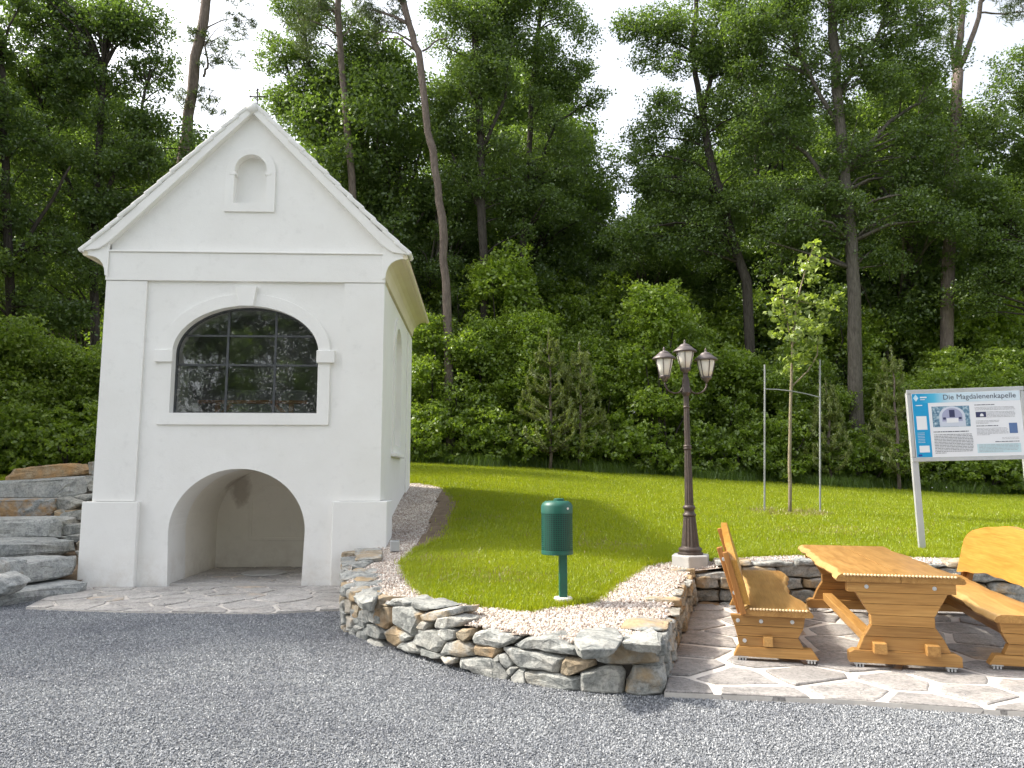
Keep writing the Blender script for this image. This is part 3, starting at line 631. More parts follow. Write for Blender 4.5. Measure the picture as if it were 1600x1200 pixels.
MB().plate([(-2.10, 4.55), (2.10, 4.55), (2.10, 4.62), (2.06, 4.66), (2.06, 4.985), (-2.06, 4.985), (-2.06, 4.66), (-2.10, 4.62)], [], -.05, -.001).build('frieze', M['plaster'], chapel, bevel=.006)
MB().box((0, -.035, 5.0), (4.34, .075, .028)).build('string_course', M['plaster'], chapel, bevel=.008)
MB().plate(ell_arch(.03, 1.265, 2.37, 3.46, .905, 40), [ell_arch(.03, 1.085, 2.545, 3.46, .715, 36)], -.032, -.001).build('window_surround', M['plaster'], chapel, bevel=.006)
for s in (-1, 1): MB().box((.03 + s * 1.20, -.035, 3.40), (.27, .07, .19)).build('impost_block', M['plaster'], chapel, bevel=.008)
MB().plate([(-.105, 4.165), (.125, 4.165), (.16, 4.42), (.175, 4.46), (-.155, 4.46), (-.14, 4.42)], [], -.075, -.001).build('keystone', M['plaster'], chapel, bevel=.008)
MB().plate(ell_arch(-.01, .385, 5.655, 6.29, .39, 24), [ell_arch(-.01, .247, 5.795, 6.31, .267, 20)], -.028, -.001).build('niche_surround', M['plaster'], chapel, bevel=.006)
for s in (-1, 1): MB().box((-.01 + s * .27, .035, 6.27), (.10, .14, .05)).build('niche_impost', M['plaster'], chapel, bevel=.006)
# glazed window: iron frame, bars and nine panes
win = MB().plate(ell_arch(.03, 1.09, 2.54, 3.46, .72, 36), [ell_arch(.03, 1.06, 2.57, 3.46, .69, 36)], .135, .175).build('window', M['iron'], chapel)
VX, HZ_ = [-.292, .428], [3.29, 3.74]
def arch_z(x): return 3.46 + .70 * math.sqrt(max(0, 1 - ((x - .03) / 1.07) ** 2))
for x in VX: MB().box((x, .155, (2.56 + arch_z(x)) / 2), (.035, .032, arch_z(x) - 2.56)).build('glazing_bar', M['iron'], win, bevel=.003)
for z in HZ_:
    hwid = 1.07 if z < 3.46 else 1.07 * math.sqrt(max(0, 1 - ((z - 3.46) / .70) ** 2))
    MB().box((.03, .157, z), (2 * hwid, .028, .03)).build('glazing_bar', M['iron'], win, bevel=.003)
AL = [Vector(p) for p in ell_arch(.03, 1.068, 2.562, 3.46, .70, 36)]
xe, ze = [-1.2] + VX + [1.3], [2.4] + HZ_ + [4.4]; rp = random.Random(2)
for i in range(3):
    for k in range(3):
        c = AL
        for a, n in ((Vector((xe[i] + .012, 0)), Vector((-1, 0))), (Vector((xe[i + 1] - .012, 0)), Vector((1, 0))), (Vector((0, ze[k] + .01)), Vector((0, -1))), (Vector((0, ze[k + 1] - .01)), Vector((0, 1)))): c = clip(c, a, n)
        ce = sum(c, Vector((0, 0))) / len(c); ax, az = rp.uniform(-.006, .006), rp.uniform(-.006, .006)
        MB().plate([tuple(p) for p in c], [], .152, .157, tf=lambda p: Vector((p.x, p.y + ax * (p.x - ce.x) + az * (p.z - ce.y), p.z))).build('pane', M['glass'], win)
MB().box((.03, .07, 2.535), (2.2, .2, .02)).build('window_sill', M['plaster'], chapel)
# upper room behind the glass
def room(loop, v0, v1, name, mat, back=True):
    m = MB(); n = len(loop); m.add([(a, v0, b) for a, b in loop] + [(a, v1, b) for a, b in loop], [(i, (i + 1) % n, n + (i + 1) % n, n + i) for i in range(n)] + ([tuple(range(n, 2 * n))] if back else []))
    return m.build(name, mat, chapel)
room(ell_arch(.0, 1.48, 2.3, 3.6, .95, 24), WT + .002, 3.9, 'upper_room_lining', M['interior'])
# lower niche
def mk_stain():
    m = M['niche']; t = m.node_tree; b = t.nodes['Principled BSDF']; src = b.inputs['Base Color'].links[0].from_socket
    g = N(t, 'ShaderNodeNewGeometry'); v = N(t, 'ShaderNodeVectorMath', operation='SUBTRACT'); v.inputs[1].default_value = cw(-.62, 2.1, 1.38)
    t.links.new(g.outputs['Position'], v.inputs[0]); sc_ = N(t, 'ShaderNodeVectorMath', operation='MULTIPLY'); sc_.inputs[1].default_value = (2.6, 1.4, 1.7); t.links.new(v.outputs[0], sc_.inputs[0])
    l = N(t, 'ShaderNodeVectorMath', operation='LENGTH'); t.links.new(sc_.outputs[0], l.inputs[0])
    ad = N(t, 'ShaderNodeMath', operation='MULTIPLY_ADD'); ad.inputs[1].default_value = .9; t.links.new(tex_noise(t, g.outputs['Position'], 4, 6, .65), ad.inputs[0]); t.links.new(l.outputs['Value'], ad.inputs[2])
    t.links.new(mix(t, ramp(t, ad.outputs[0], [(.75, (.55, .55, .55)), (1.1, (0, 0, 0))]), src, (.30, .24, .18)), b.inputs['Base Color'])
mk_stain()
room([(-1.0, -.02), (1.0, -.02)] + [(1.0 * math.cos(math.pi * i / 28), .82 + .95 * math.sin(math.pi * i / 28)) for i in range(29)], WT + .002, 2.15, 'lower_niche_lining', M['niche'])
MB().plate([(-.45, .5), (.75, .5), (.75, 1.25), (.5, 1.45), (-.2, 1.45), (-.45, 1.25)], [[(-.40, .55), (.70, .55), (.70, 1.23), (.48, 1.40), (-.18, 1.40), (-.40, 1.23)]], 2.125, 2.149).build('niche_panel_edge', M['niche'], chapel, bevel=.006)
nf = MB().box((0, 1.12, .0), (1.95, 2.06, .09)).build('niche_floor', M['mortar'], chapel)
tmp = [(-.965, .10), (.965, .10), (.985, 2.13), (-.985, 2.13)]
paving(tmp, .053, .33, .02, M['flag_pale'], nf, 11, 1.2, thick=.01)
MB().lathe([(.36, 0), (.36, .012), (.34, .018)], 28, (.1, 1.2, .056)).build('round_floor_stone', M['concrete'], chapel)
# roof
roof = MB()
for s in (-1, 1):
    P = [(0, 7.24), (s * 2.0, 5.22), (s * 2.38, 4.99), (s * 2.38, 5.02), (s * 2.0, 5.28), (0, 7.31)]
    roof.plate(P, [], .12, DEPTH + .35)
roof = roof.build('roof', M['tile_red'], chapel)
for s in (-1, 1):
    MB().plate([(s * x, z) for x, z in [(0, 7.225), (2.04, 5.135), (2.12, 5.07), (2.20, 5.02), (2.41, 4.985), (2.43, 4.955), (2.44, 5.02), (2.0, 5.37), (0, 7.375)]], [], -.11, .117).build('verge_band', M['plaster'], roof, bevel=.01)
    rt = random.Random(40 + s); Ltot = math.hypot(2.44, 2.40); nT = 13
    for i in range(nT):
        f = (i + .5) / nT; x = .06 + f * 2.40; z = 7.335 - f * 2.355 + (.0 if f < .85 else (f - .85) * .12); a = math.atan2(2.37, 2.40) - R(4.5)
        rot = Matrix.Rotation(s * a, 3, 'Y')
        MB().box((s * x, .04, z), (Ltot / nT * 1.22, .34 + rt.uniform(-.02, .02), .07), rot).build('verge_tile', M['tile_white'], roof, bevel=.02)
tiles = MB()
for s in (-1, 1):
    for i in range(13):
        f = (i + .3) / 13; x = .06 + f * 2.36; z = 7.335 - f * 2.355; a = math.atan2(2.37, 2.40) - R(4.5); rot = Matrix.Rotation(s * a, 3, 'Y')
        for k in range(23): tiles.box((s * x, .33 + k * .2, z), (Ltot / 13 * 1.2, .185, .05), rot)
tiles.build('roof_tiling', M['tile_red'], roof, kind='stuff')
MB().tube([(0, -.14, 7.30), (0, .0, 7.31), (0, .22, 7.31)], [.085, .10, .10], 12).build('ridge_cap', M['tile_white'], roof, smooth=True)
MB().tube([(0, .22, 7.30), (0, DEPTH + .4, 7.30)], .095, 10).build('ridge_cap', M['tile_red'], roof, smooth=True)
cr = MB().tube([(0, .12, 7.36), (0, .12, 7.71)], .011, 8).build('cross', M['iron_black'], chapel)
MB().tube([(-.105, .12, 7.60), (.105, .12, 7.60)], .010, 8).build('cross_arm', M['iron_black'], cr)
for q in ((-.11, 7.60), (.11, 7.60), (0, 7.72)): MB().lathe([(0.002, -.02), (.018, -.01), (.018, .01), (.002, .02)], 8, (q[0], .12, q[1])).build('knob', M['iron_black'], cr)
# things inside the upper room
def inside(px, py, v):
    d = ray(px, py); o = cw(0, v); t = (o - EYE).dot(V) / d.dot(V); return EYE + d * t
a, b = inside(312, 628, 1.25), inside(479, 626, 1.25)
rail = empty('altar_rail', a, CA, label='low reddish wooden rail with braced posts seen behind the chapel window', cat='railing')
L_ = (b - a).length; x0 = -.02
MB().box((L_ / 2, 0, 0), (L_ + .04, .10, .055)).build('top_rail', M['red_rail'], rail, bevel=.006)
for x in (L_ * .17, L_ * .86): MB().box((x, 0, -.33), (.08, .07, .6)).build('post', M['red_rail'], rail, bevel=.004)
MB().bar((L_ * .30, .0, -.04), (L_ * .19, 0, -.24), .05, .06).build('brace', M['red_rail'], rail); MB().bar((L_ * .70, 0, -.04), (L_ * .83, 0, -.22), .05, .06).build('brace', M['red_rail'], rail)
c = inside(420, 612, 2.2)
alt = MB().box((0, 0, -.42), (1.5, .6, .84)).build('altar', M['cloth'], None, bevel=.03, label='grey covered altar block in the dark room behind the chapel window', cat='altar'); alt.location = c; alt.rotation_euler.z = CA

# small ground spotlight beside the chapel
sp = onz(617, 846, .70); sp.z = hzf(sp.x, sp.y)
spot = empty('ground_spotlight', sp, R(10), label='small grey box spotlight in the pebbles at the chapel corner', cat='spotlight')
MB().box((0, 0, .10), (.13, .12, .15)).build('housing', M['alu'], spot, bevel=.01); MB().box((0, .004, .178), (.115, .10, .006)).build('lens', M['glass'], spot); MB().tube([(0, 0, -.1), (0, 0, .03)], .02, 8).build('spike', M['iron'], spot)

# ------------------------------------------------------------------ oak furniture
def loft_board(name, y0, y1, zt, th, xl, xr, parent, live_l=True, live_r=True, n=36, mat='oak', seed=0):
    """board along y; xl/xr give the lower edge; a live edge slopes in towards the top"""
    vs, fs, mi = [], [], []
    for i in range(n + 1):
        y = y0 + (y1 - y0) * i / n
        bl = .045 + .02 * noise.noise((y * 2.3, seed, 1)) if live_l else .004; br = .045 + .02 * noise.noise((y * 2.3, seed, 7)) if live_r else .004
        l, r = xl(y), xr(y)
        vs += [(l + .012 * live_l, y, zt - th), (l, y, zt - th * .72), (l + bl * .35, y, zt - th * .28), (l + bl, y, zt), (r - br, y, zt), (r - br * .35, y, zt - th * .28), (r, y, zt - th * .72), (r - .012 * live_r, y, zt - th)]
    for i in range(n):
        for k in range(8):
            a, b = i * 8 + k, i * 8 + (k + 1) % 8; fs.append((a, b, b + 8, a + 8)); mi.append(1 if ((k in (0, 1, 2) and live_l) or (k in (4, 5, 6) and live_r)) else 0)
    fs.append(tuple(range(8))); mi.append(0); fs.append(tuple(range(n * 8 + 7, n * 8 - 1, -1))); mi.append(0)
    me = bpy.data.meshes.new(name); me.from_pydata(vs, [], fs); me.update(); me.materials.append(M[mat]); me.materials.append(M['sapwood'])
    me.polygons.foreach_set('material_index', mi); o = link(name, me, parent); smooth_by_angle(o, 50); return o
def beads(y, zt, xa, xb, parent, pitch=.026):
    m = MB(); x = xa
    while x < xb: m.lathe([(.002, -.012), (.011, -.006), (.012, .002), (.006, .008)], 6, (x, y, zt - .004)); x += pitch
    return m.build('scalloped_edge', M['bead'], parent, smooth=True)
def bolt(p, parent, d=(0, -1, 0)):
    m = MB(); d = Vector(d).normalized(); p = Vector(p); m.tube([p - d * .01, p + d * .004], .017, 10); m.tube([p + d * .003, p + d * .011], .009, 6); return m.build('bolt', M['zinc'], parent)
def foot_pads(xs, y, parent):
    for x in xs:
        m = MB()
        for k in range(3): m.box((x + (k - 1) * .024, y, .014), (.013, .09, .028))
        m.box((x, y, .03), (.085, .10, .010)); m.build('foot_pad', M['plastic'], parent)
table = empty('picnic_table', (3.52, 7.80, .055), -R(14), label='rustic honey oak picnic table with live edge top and plank trestle ends', cat='table')
TY, TW = 1.42, .485
wob = lambda s, k=.022, f=1.7: (lambda y: k * noise.noise((y * f, s, 3)) + k * .5 * noise.noise((y * f * 2.6, s, 9)))
w1, w2 = wob(1, .04), wob(2, .04)
loft_board('tabletop_board', -TY, TY, .745, .062, lambda y: -TW + w1(y), lambda y: .0, table, True, False, seed=1)
loft_board('tabletop_board', -TY + .003, TY, .744, .062, lambda y: .004, lambda y: TW + w2(y), table, False, True, seed=2)
beads(-TY - .002, .745, -TW + .06, TW - .06, table)
for sy in (-1, 1):
    y0 = sy * (TY - .06); tr = empty('trestle', (0, y0, 0)); tr.parent = table
    rows = [(.41, .41, .60, .683), (.345, .295, .51, .598), (.293, .242, .42, .508), (.24, .24, .335, .418), (.242, .295, .25, .333), (.297, .345, .14, .248)]
    for a_, b_, za, zb in rows: MB().plate([(-b_, za), (b_, za), (a_, zb), (-a_, zb)], [], -.045, .045).build('plank', M['oak_x'], tr, bevel=.005)
    MB().plate([(-.42, .035), (.42, .035), (.42, .115), (.38, .138), (-.38, .138), (-.42, .115)], [], -.055, .055).build('foot_beam', M['oak_x'], tr, bevel=.006)
    foot_pads((-.34, .34), y0, table)
    for x in (-.26, .25): bolt((x, -.045 * 1, .645), tr)
for x in (-.19, .20):
    MB().box((x, 0, .165), (.10, 2 * TY + .12, .085)).build('stretcher', M['oak'], table, bevel=.006)
bench = empty('park_bench', (2.62, 8.02, .055), -R(15), label='oak bench with live edge back standing beside the pebble bed wall', cat='bench')
w3, w4 = wob(5, .03), wob(6, .045)
seat_l = lambda y: -.245 + w3(y) * .6 + .03 * math.cos(y * 2.0) - .02; seat_r = lambda y: .235 + w4(y) - .04 * math.cos(y * 2.1)
loft_board('seat', -1.42, 1.42, .435, .062, seat_l, seat_r, bench, True, True, seed=5)
beads(-1.422, .435, seat_l(-1.42) + .06, seat_r(-1.42) - .05, bench)
for sy in (-1, 1):
    y0 = sy * 1.34; tr = empty('trestle', (0, y0, 0)); tr.parent = bench
    MB().plate([(-.37, .285), (.19, .285), (.205, .37), (-.40, .37)], [], -.04, .04).build('plank', M['oak_x'], tr, bevel=.005)
    MB().plate([(-.35, .20), (.145, .20), (.19, .282), (-.37, .282)], [], -.04, .04).build('plank', M['oak_x'], tr, bevel=.005)
    MB().plate([(-.335, .115), (.185, .115), (.145, .197), (-.35, .197)], [], -.04, .04).build('plank', M['oak_x'], tr, bevel=.005)
    MB().plate([(-.385, .03), (.30, .03), (.25, .112), (-.345, .112)], [], -.05, .05).build('foot_beam', M['oak_x'], tr, bevel=.006)
    for x, z in ((-.34, .325), (-.15, .325), (.10, .33), (-.29, .16)): bolt((x, -.041, z), tr)
    foot_pads((-.31, .24), y0, bench)
    # slanted back posts, two planks either side of the board end
    for dx, yy, zt_ in ((-.05, y0 + .055 * -sy, .93), (.0, y0 - .0 * sy - .052, .90)):
        lo = Vector((-.29 + dx * .5, yy, .38)); hi = Vector((-.425 + dx, yy, zt_)); MB().bar(lo, hi, .05, .085, up=(0, 1, 0)).build('back_post', M['oak_z'], bench, bevel=.006)
    bolt((-.44, y0 - .052 - .026, .84), bench); bolt((-.36, y0 - .052 - .026, .56), bench)
MB().box((-.10, 0, .165), (.075, 2.86, .08)).build('stretcher', M['oak'], bench, bevel=.005)
n = 40; top = []; low = []
for i in range(n + 1):
    y = -1.42 + 2.84 * i / n; e = math.cos(y / 1.42 * math.pi / 2); ed = max(0, abs(y) - 1.22) / .2
    top.append((y, .88 + .17 * e ** .7 + .018 * noise.noise((y * 3, 4, 1)) - .05 * ed ** 2)); low.append((y, .46 + .10 * e + .02 * noise.noise((y * 3, 8, 2))))
lean = .27
def lean_tf(p): return Vector((-.262 - (p.z - .45) * lean + p.y, p.x, p.z))
bk = MB().plate(low + top[::-1], [], -.03, .032, tf=lean_tf).build('backrest', M['oak_pale'], bench, bevel=.014, seg=3)
bench2 = copy_tree(bench); bench2.location = (4.52, 7.72, .055); bench2.rotation_euler.z = math.pi - R(15)
bench2['label'] = 'oak bench with broad curved glowing yellow backrest in front of the sign'
for o in (bench, bench2): o['group'] = 'oak benches beside the picnic table'

# ------------------------------------------------------------------ lamp post
lp = Vector((2.28, 10.0, .0))
lamp = empty('lamp_post', (lp.x, lp.y, .305), 0, label='bronze garden lamp post with three milk glass lanterns on concrete block', cat='lamp')
MB().lathe([(.245, -.3), (.245, .285), (.235, .30)], 6, rot0=R(12)).build('concrete_base', M['concrete'], lamp, bevel=.008)
lamp.scale = (1.04,) * 3
zz = .30
pole = [(.155, 0), (.155, .025), (.135, .03), (.135, .05), (.145, .055), (.14, .075), (.115, .09), (.112, .10)]
MB().lathe([(r, z + zz) for r, z in pole], 32, rot0=R(4)).build('pole_foot', M['bronze'], lamp, smooth=False, bevel=.003)
MB().lathe([(.110, .10 + zz), (.098, .22 + zz), (.082, .38 + zz), (.074, .46 + zz)], 32, flute=.10).build('fluted_base', M['bronze'], lamp)
MB().lathe([(r, z + zz) for r, z in [(.075, .46), (.082, .47), (.082, .485), (.066, .50), (.062, .52), (.062, .545), (.075, .555), (.078, .575), (.066, .59), (.055, .60)]], 28).build('collar', M['bronze'], lamp, smooth=True)
MB().lathe([(.056, .60 + zz), (.048, 1.0 + zz), (.041, 1.28 + zz)], 28, flute=.10).build('pole', M['bronze'], lamp)
MB().lathe([(r, z + zz) for r, z in [(.041, 1.28), (.05, 1.285), (.05, 1.30), (.044, 1.31), (.05, 1.32), (.05, 1.335), (.038, 1.34)]], 24).build('collar', M['bronze'], lamp, smooth=True)
MB().lathe([(.038, 1.34 + zz), (.034, 1.95 + zz)], 28, flute=.10).build('pole', M['bronze'], lamp)
MB().lathe([(r, z + zz) for r, z in [(.034, 1.80), (.042, 1.805), (.042, 1.82), (.034, 1.83)]], 24).build('collar', M['bronze'], lamp, smooth=True)
MB().lathe([(r, z + zz) for r, z in [(.036, 1.95), (.045, 1.96), (.045, 1.975), (.06, 1.985), (.06, 2.01), (.052, 2.02), (.046, 2.16), (.04, 2.18), (.03, 2.20), (.03, 2.24)]], 24, flute=.06).build('head', M['bronze'], lamp, smooth=True)
def lantern(x, y, z, rz):
    e = empty('lantern', (x, y, z)); e.parent = lamp; e.rotation_euler.z = rz
    MB().lathe([(r, h) for r, h in [(.022, -.03), (.03, -.005), (.06, .015), (.068, .035), (.066, .045)]], 18).build('cup', M['bronze_hi'], e, smooth=True)
    MB().lathe([(.060, .045), (.083, .13), (.100, .20), (.108, .255), (.105, .262)], 24).build('glass_shade', M['milk'], e, smooth=True)
    for k in range(6):
        a = 2 * math.pi * k / 6; cs_, sn = math.cos(a), math.sin(a)
        MB().tube([(r * cs_, r * sn, h) for r, h in ((.064, .04), (.087, .13), (.104, .20), (.112, .262))], .0055, 6).build('rib', M['bronze_hi'], e)
    MB().lathe([(r, h) for r, h in [(.108, .250), (.148, .252), (.150, .262), (.128, .285), (.105, .300), (.088, .318), (.072, .322), (.070, .335), (.045, .355), (.018, .362), (.012, .378), (.016, .388), (.008, .405), (.002, .415)]], 28).build('lantern_roof', M['bronze_hi'], e, smooth=True)
lantern(0, 0, 2.26 + zz, .3)
for s, ph in ((-1, .0), (1, .1)):
    dx = .275
    lantern(s * dx, .05 * s, 2.16 + zz, .2 if s < 0 else -.35)
    P = []
    for k in range(15):
        a = math.pi * k / 14; P.append((s * (dx - (dx - .05) / 2 * (1 - math.cos(a))), .05 * s * (1 - k / 14), 2.12 + zz - .10 * math.sin(a) - .06 * k / 14))
    MB().tube(P, .011, 8).build('curved_arm', M['bronze'], lamp, smooth=True)

# ------------------------------------------------------------------ litter bin
bp = ony(880, 946, 7.5); bz = hzf(bp.x, bp.y)
tb = empty('litter_bin', (bp.x, bp.y, bz + .015), R(8), label='dark green perforated metal litter bin on a post at the lawn edge', cat='litter bin')
MB().lathe([(.092, -.08), (.092, .022), (.088, .026)], 24).build('concrete_foot', M['pinkcon'], tb, smooth=False)
MB().lathe([(.092, .0265), (.092, .045), (.082, .055)], 24).build('foot_cap', M['white'], tb)
MB().box((0, 0, .36), (.075, .06, .66)).build('post', M['bin'], tb, bevel=.006)
BX, BR, B0, B1 = -.055, .148, .455, .92
body = MB().lathe([(BR - .004, B0), (BR + .003, B0 + .004), (BR + .003, B0 + .035), (BR - .002, B0 + .038), (BR - .006, B0 + .03), (BR - .006, B0 + .006)], 36, (BX, 0, 0)).build('bin_bottom', M['bin'], tb, smooth=False)
lat = MB()
for k in range(40):
    a = 2 * math.pi * k / 40; lat.box((BX + BR * math.cos(a), BR * math.sin(a), (B0 + B1) / 2 - .04), (.0028, .0075, B1 - B0 - .08), Matrix.Rotation(a, 3, 'Z'))
lat.build('lattice_slats', M['bin'], tb)
ring = MB(); nz_ = 20
for k in range(nz_):
    z = B0 + .04 + (B1 - B0 - .115) * k / (nz_ - 1)
    for j in range(36):
        a = 2 * math.pi * (j + .5) / 36; ring.box((BX + (BR - .001) * math.cos(a), (BR - .001) * math.sin(a), z), (.0026, .0262, .0070), Matrix.Rotation(a, 3, 'Z'))
ring.build('lattice_rings', M['bin'], tb)
MB().lathe([(.125, B0 + .03), (.13, B1 - .07)], 28, (BX, 0, 0)).build('dark_liner', M['bin_shade'], tb)  # added dark liner, so the lattice gaps look shaded
lid = MB().lathe([(BR + .004, B1 - .08), (BR + .004, B1 - .01), (BR - .006, B1 + .012), (BR - .032, B1 + .035), (BR - .04, B1 + .038), (.02, B1 + .042)], 36, (BX, 0, 0)).build('lid', M['bin'], tb); smooth_by_angle(lid, 35)
MB().lathe([(.05, B1 + .038), (.05, B1 + .058), (.044, B1 + .062)], 20, (BX + .02, 0, 0)).build('ashtray_cap', M['bin'], lid)
MB().lathe([(.012, 0), (.012, .012)], 10, (0, 0, 0)).build('lock', M['zinc'], tb).matrix_local = Matrix.Translation((BX + .075, -BR * .84, B1 - .03)) @ Matrix.Rotation(R(90), 4, 'X') @ Matrix.Rotation(R(28), 4, 'Y')

# ------------------------------------------------------------------ information board
s0 = Vector((5.48, 10.45, 0)); gz = hzf(s0.x, s0.y)
sign = empty('information_board', (s0.x, s0.y, gz), -R(7), label='blue and white information board on two leaning aluminium posts', cat='sign')
sign.rotation_euler.y = -R(1.3)
SW, SH, SB = 1.41, .90, 1.235
for x in (0, SW): MB().box((x, .0, (SB + SH - .3) / 2), (.085, .05, SB + SH + .3)).build('post', M['alu'], sign, bevel=.006)
for z in (SB - .012, SB + SH + .012): MB().box((SW / 2, -.032, z), (SW + .086, .02, .05)).build('frame_rail', M['alu'], sign, bevel=.003)
for x in (-.02, SW + .02): MB().box((x, -.032, SB + SH / 2), (.045, .02, SH + .074 - .13)).build('frame_rail', M['alu'], sign, bevel=.003)
def flat(name, col, rough=.35):
    m, t, b = nodes(name); b.inputs['Base Color'].default_value = (*col, 1); b.inputs['Roughness'].default_value = rough; return m
def grad_mat():
    m, t, b = nodes('print_blue_fade'); co = obj_co(t); sx = N(t, 'ShaderNodeSeparateXYZ'); t.links.new(co, sx.inputs[0])
    t.links.new(ramp(t, sx.outputs[0], [(.12, (.012, .30, .58)), (.30, (.08, .45, .68)), (.50, (.52, .68, .78)), (1, (.60, .70, .78))]), b.inputs['Base Color']); b.inputs['Roughness'].default_value = .35; return m
def photo_mat():
    m, t, b = nodes('print_photo'); co = obj_co(t)
    t.links.new(ramp(t, tex_noise(t, co, 26, 5, .7), [(.32, (.03, .09, .18)), (.5, (.14, .26, .36)), (.68, (.55, .66, .74))]), b.inputs['Base Color']); b.inputs['Roughness'].default_value = .35; return m
PW, PH = flat('print_white', (.74, .76, .80)), flat('print_paleblue', (.50, .66, .72))
PB, PD, PG, PV, PVD = flat('print_blue', (.012, .30, .58)), flat('print_dark', (.09, .10, .13)), flat('print_grey', (.36, .37, .40)), flat('print_violet', (.34, .36, .52)), flat('print_navy', (.04, .045, .11))
panel = MB().box((SW / 2, -.040, SB + SH / 2), (SW - .03, .006, SH - .03)).build('panel', PW, sign)
X0, Z0, PWD, PHT = .02, SB + .02, SW - .04, SH - .04            # printable field
zs = lambda a, b: (X0 + (a - 85) / 1430 * PWD, Z0 + (995 - b - (a - 85) * (-.030)) / 860 * PHT) # sign zoom pixel -> panel (unrolled)
LAY = [0]
def pr(name, x0, x1, z0, z1, mat, par=None, lvl=1):
    y = -.0432 - .0008 * lvl
    return MB().box(((x0 + x1) / 2, y, (z0 + z1) / 2), (x1 - x0, .0008, z1 - z0)).build(name, mat, par or panel)
fx = lambda f: X0 + f * PWD
fz = lambda f: Z0 + (1 - f) * PHT
pr('header_band', fx(0), fx(1), fz(.15), fz(0), grad_mat()); pr('side_band', fx(0), fx(.145), fz(1), fz(.15), PB)
def text_lines(x0, x1, z_top, n, pitch, h, mat, seed, last=1.0):
    r = random.Random(seed); m = MB()
    for i in range(n):
        x = x0; xe_ = x0 + (x1 - x0) * (last if i == n - 1 else r.uniform(.97, 1)); z = z_top - i * pitch
        while x < xe_ - .01:
            wl = min(r.choice([.012, .02, .028, .04, .055]), xe_ - x); m.box((x + wl / 2, -.0457, z), (wl, .0006, h)); x += wl + .006
    return m.build('text_block', mat, panel)
text_lines(fx(.175), fx(.535), fz(.655), 13, .0205, .0065, PD, 1, .3)
text_lines(fx(.175), fx(.50), fz(.61), 1, .02, .011, PD, 2)
text_lines(fx(.575), fx(.76), fz(.205), 1, .02, .009, PD, 3)
text_lines(fx(.575), fx(.945), fz(.245), 3, .017, .0055, PG, 4); text_lines(fx(.68), fx(.945), fz(.32), 5, .017, .0055, PG, 5); text_lines(fx(.575), fx(.80), fz(.455), 3, .017, .0055, PG, 6, .5)
text_lines(fx(.575), fx(.775), fz(.535), 1, .02, .009, PD, 7); text_lines(fx(.575), fx(.865), fz(.575), 6, .017, .0055, PG, 8, .4)
text_lines(fx(.80), fx(.955), fz(.725), 2, .017, .004, PG, 9); text_lines(fx(.735), fx(.955), fz(.785), 1, .02, .009, PD, 10)
pr('text_panel', fx(.565), fx(.965), fz(.955), fz(.815), PH); text_lines(fx(.58), fx(.95), fz(.83), 6, .018, .0055, PG, 11, .6)
ph = pr('photo_print', fx(.175), fx(.525), fz(.535), fz(.21), photo_mat())
def disc(cx, cz, rx, rz, lo, mat, lvl, name, par):
    P = [(cx + rx * math.cos(math.pi * i / 20), cz + rz * math.sin(math.pi * i / 20)) for i in range(21)] + [(cx - rx, lo), (cx + rx, lo)]
    MB().plate(P, [], -.0432 - .0008 * lvl - .0004, -.0432 - .0008 * lvl + .0004).build(name, mat, par)
pcx = fx(.36)
disc(pcx, fz(.37), .165, .135, fz(.53), flat('print_pale', (.55, .60, .70)), 2, 'picture_wall', ph); disc(pcx, fz(.37), .13, .11, fz(.45), PV, 3, 'picture_arch', ph)
pr('picture_altar', pcx - .035, pcx + .035, fz(.385), fz(.27), PVD, ph, 4); pr('picture_table', pcx - .075, pcx + .075, fz(.47), fz(.40), PW, ph, 4)
for dx in (-.10, .10): pr('picture_urn', pcx + dx - .018, pcx + dx + .018, fz(.42), fz(.385), PVD, ph, 4)
s_ = pr('photo_print', fx(.58), fx(.675), fz(.40), fz(.315), PVD); disc(fx(.635), fz(.37), .022, .025, fz(.385), PW, 2, 'picture_arch', s_)
pr('photo_print', fx(.875), fx(.95), fz(.66), fz(.50), flat('print_sea', (.10, .17, .34)))
pr('map_print', fx(.025), fx(.12), fz(.57), fz(.355), PW, None, 2); pr('map_print', fx(.03), fx(.125), fz(.925), fz(.82), PW, None, 2)
pr('emblem', fx(.015), fx(.05), fz(.985), fz(.955), flat('print_euroblue', (.02, .06, .30)), None, 2)
lw = MB()
for i, wd in enumerate((.085, .06)): lw.box((fx(.075) + wd / 2, -.0458, fz(.06 + i * .035)), (wd, .0006, .018 - i * .010))
lw.box((fx(.03) + .04, -.0458, fz(.185)), (.085, .0006, .012))
for i in range(7): lw.box((fx(.02) + .05, -.0458, fz(.62 + i * .025)), (.09, .0006, .004))
lw.build('white_lettering', PW, panel)
MB().plate([(fx(.035), fz(.125)), (fx(.06), fz(.068)), (fx(.035), fz(.01)), (fx(.01), fz(.068))], [], -.0460, -.0450).build('diamond_logo', flat('print_ice', (.45, .70, .85)), panel)
MB().plate([(fx(.035), fz(.115)), (fx(.035), fz(.06)), (fx(.052), fz(.068))], [], -.0466, -.0461).build('logo_facet', PW, panel)
cu = bpy.data.curves.new('title', 'FONT'); cu.body = 'Die Magdalenenkapelle'; cu.size = .098; cu.align_x = 'RIGHT'; cu.space_character = 1.02; cu.extrude = .0004
tmp_o = bpy.data.objects.new('title', cu); COL.objects.link(tmp_o); bpy.context.view_layer.update()
me = bpy.data.meshes.new_from_object(tmp_o.evaluated_get(bpy.context.evaluated_depsgraph_get())); bpy.data.objects.remove(tmp_o)
me.materials.clear(); me.materials.append(PD); ti = link('title_lettering', me, panel); ti.location = (fx(.965), -.0462, fz(.105)); ti.rotation_euler.x = R(90)
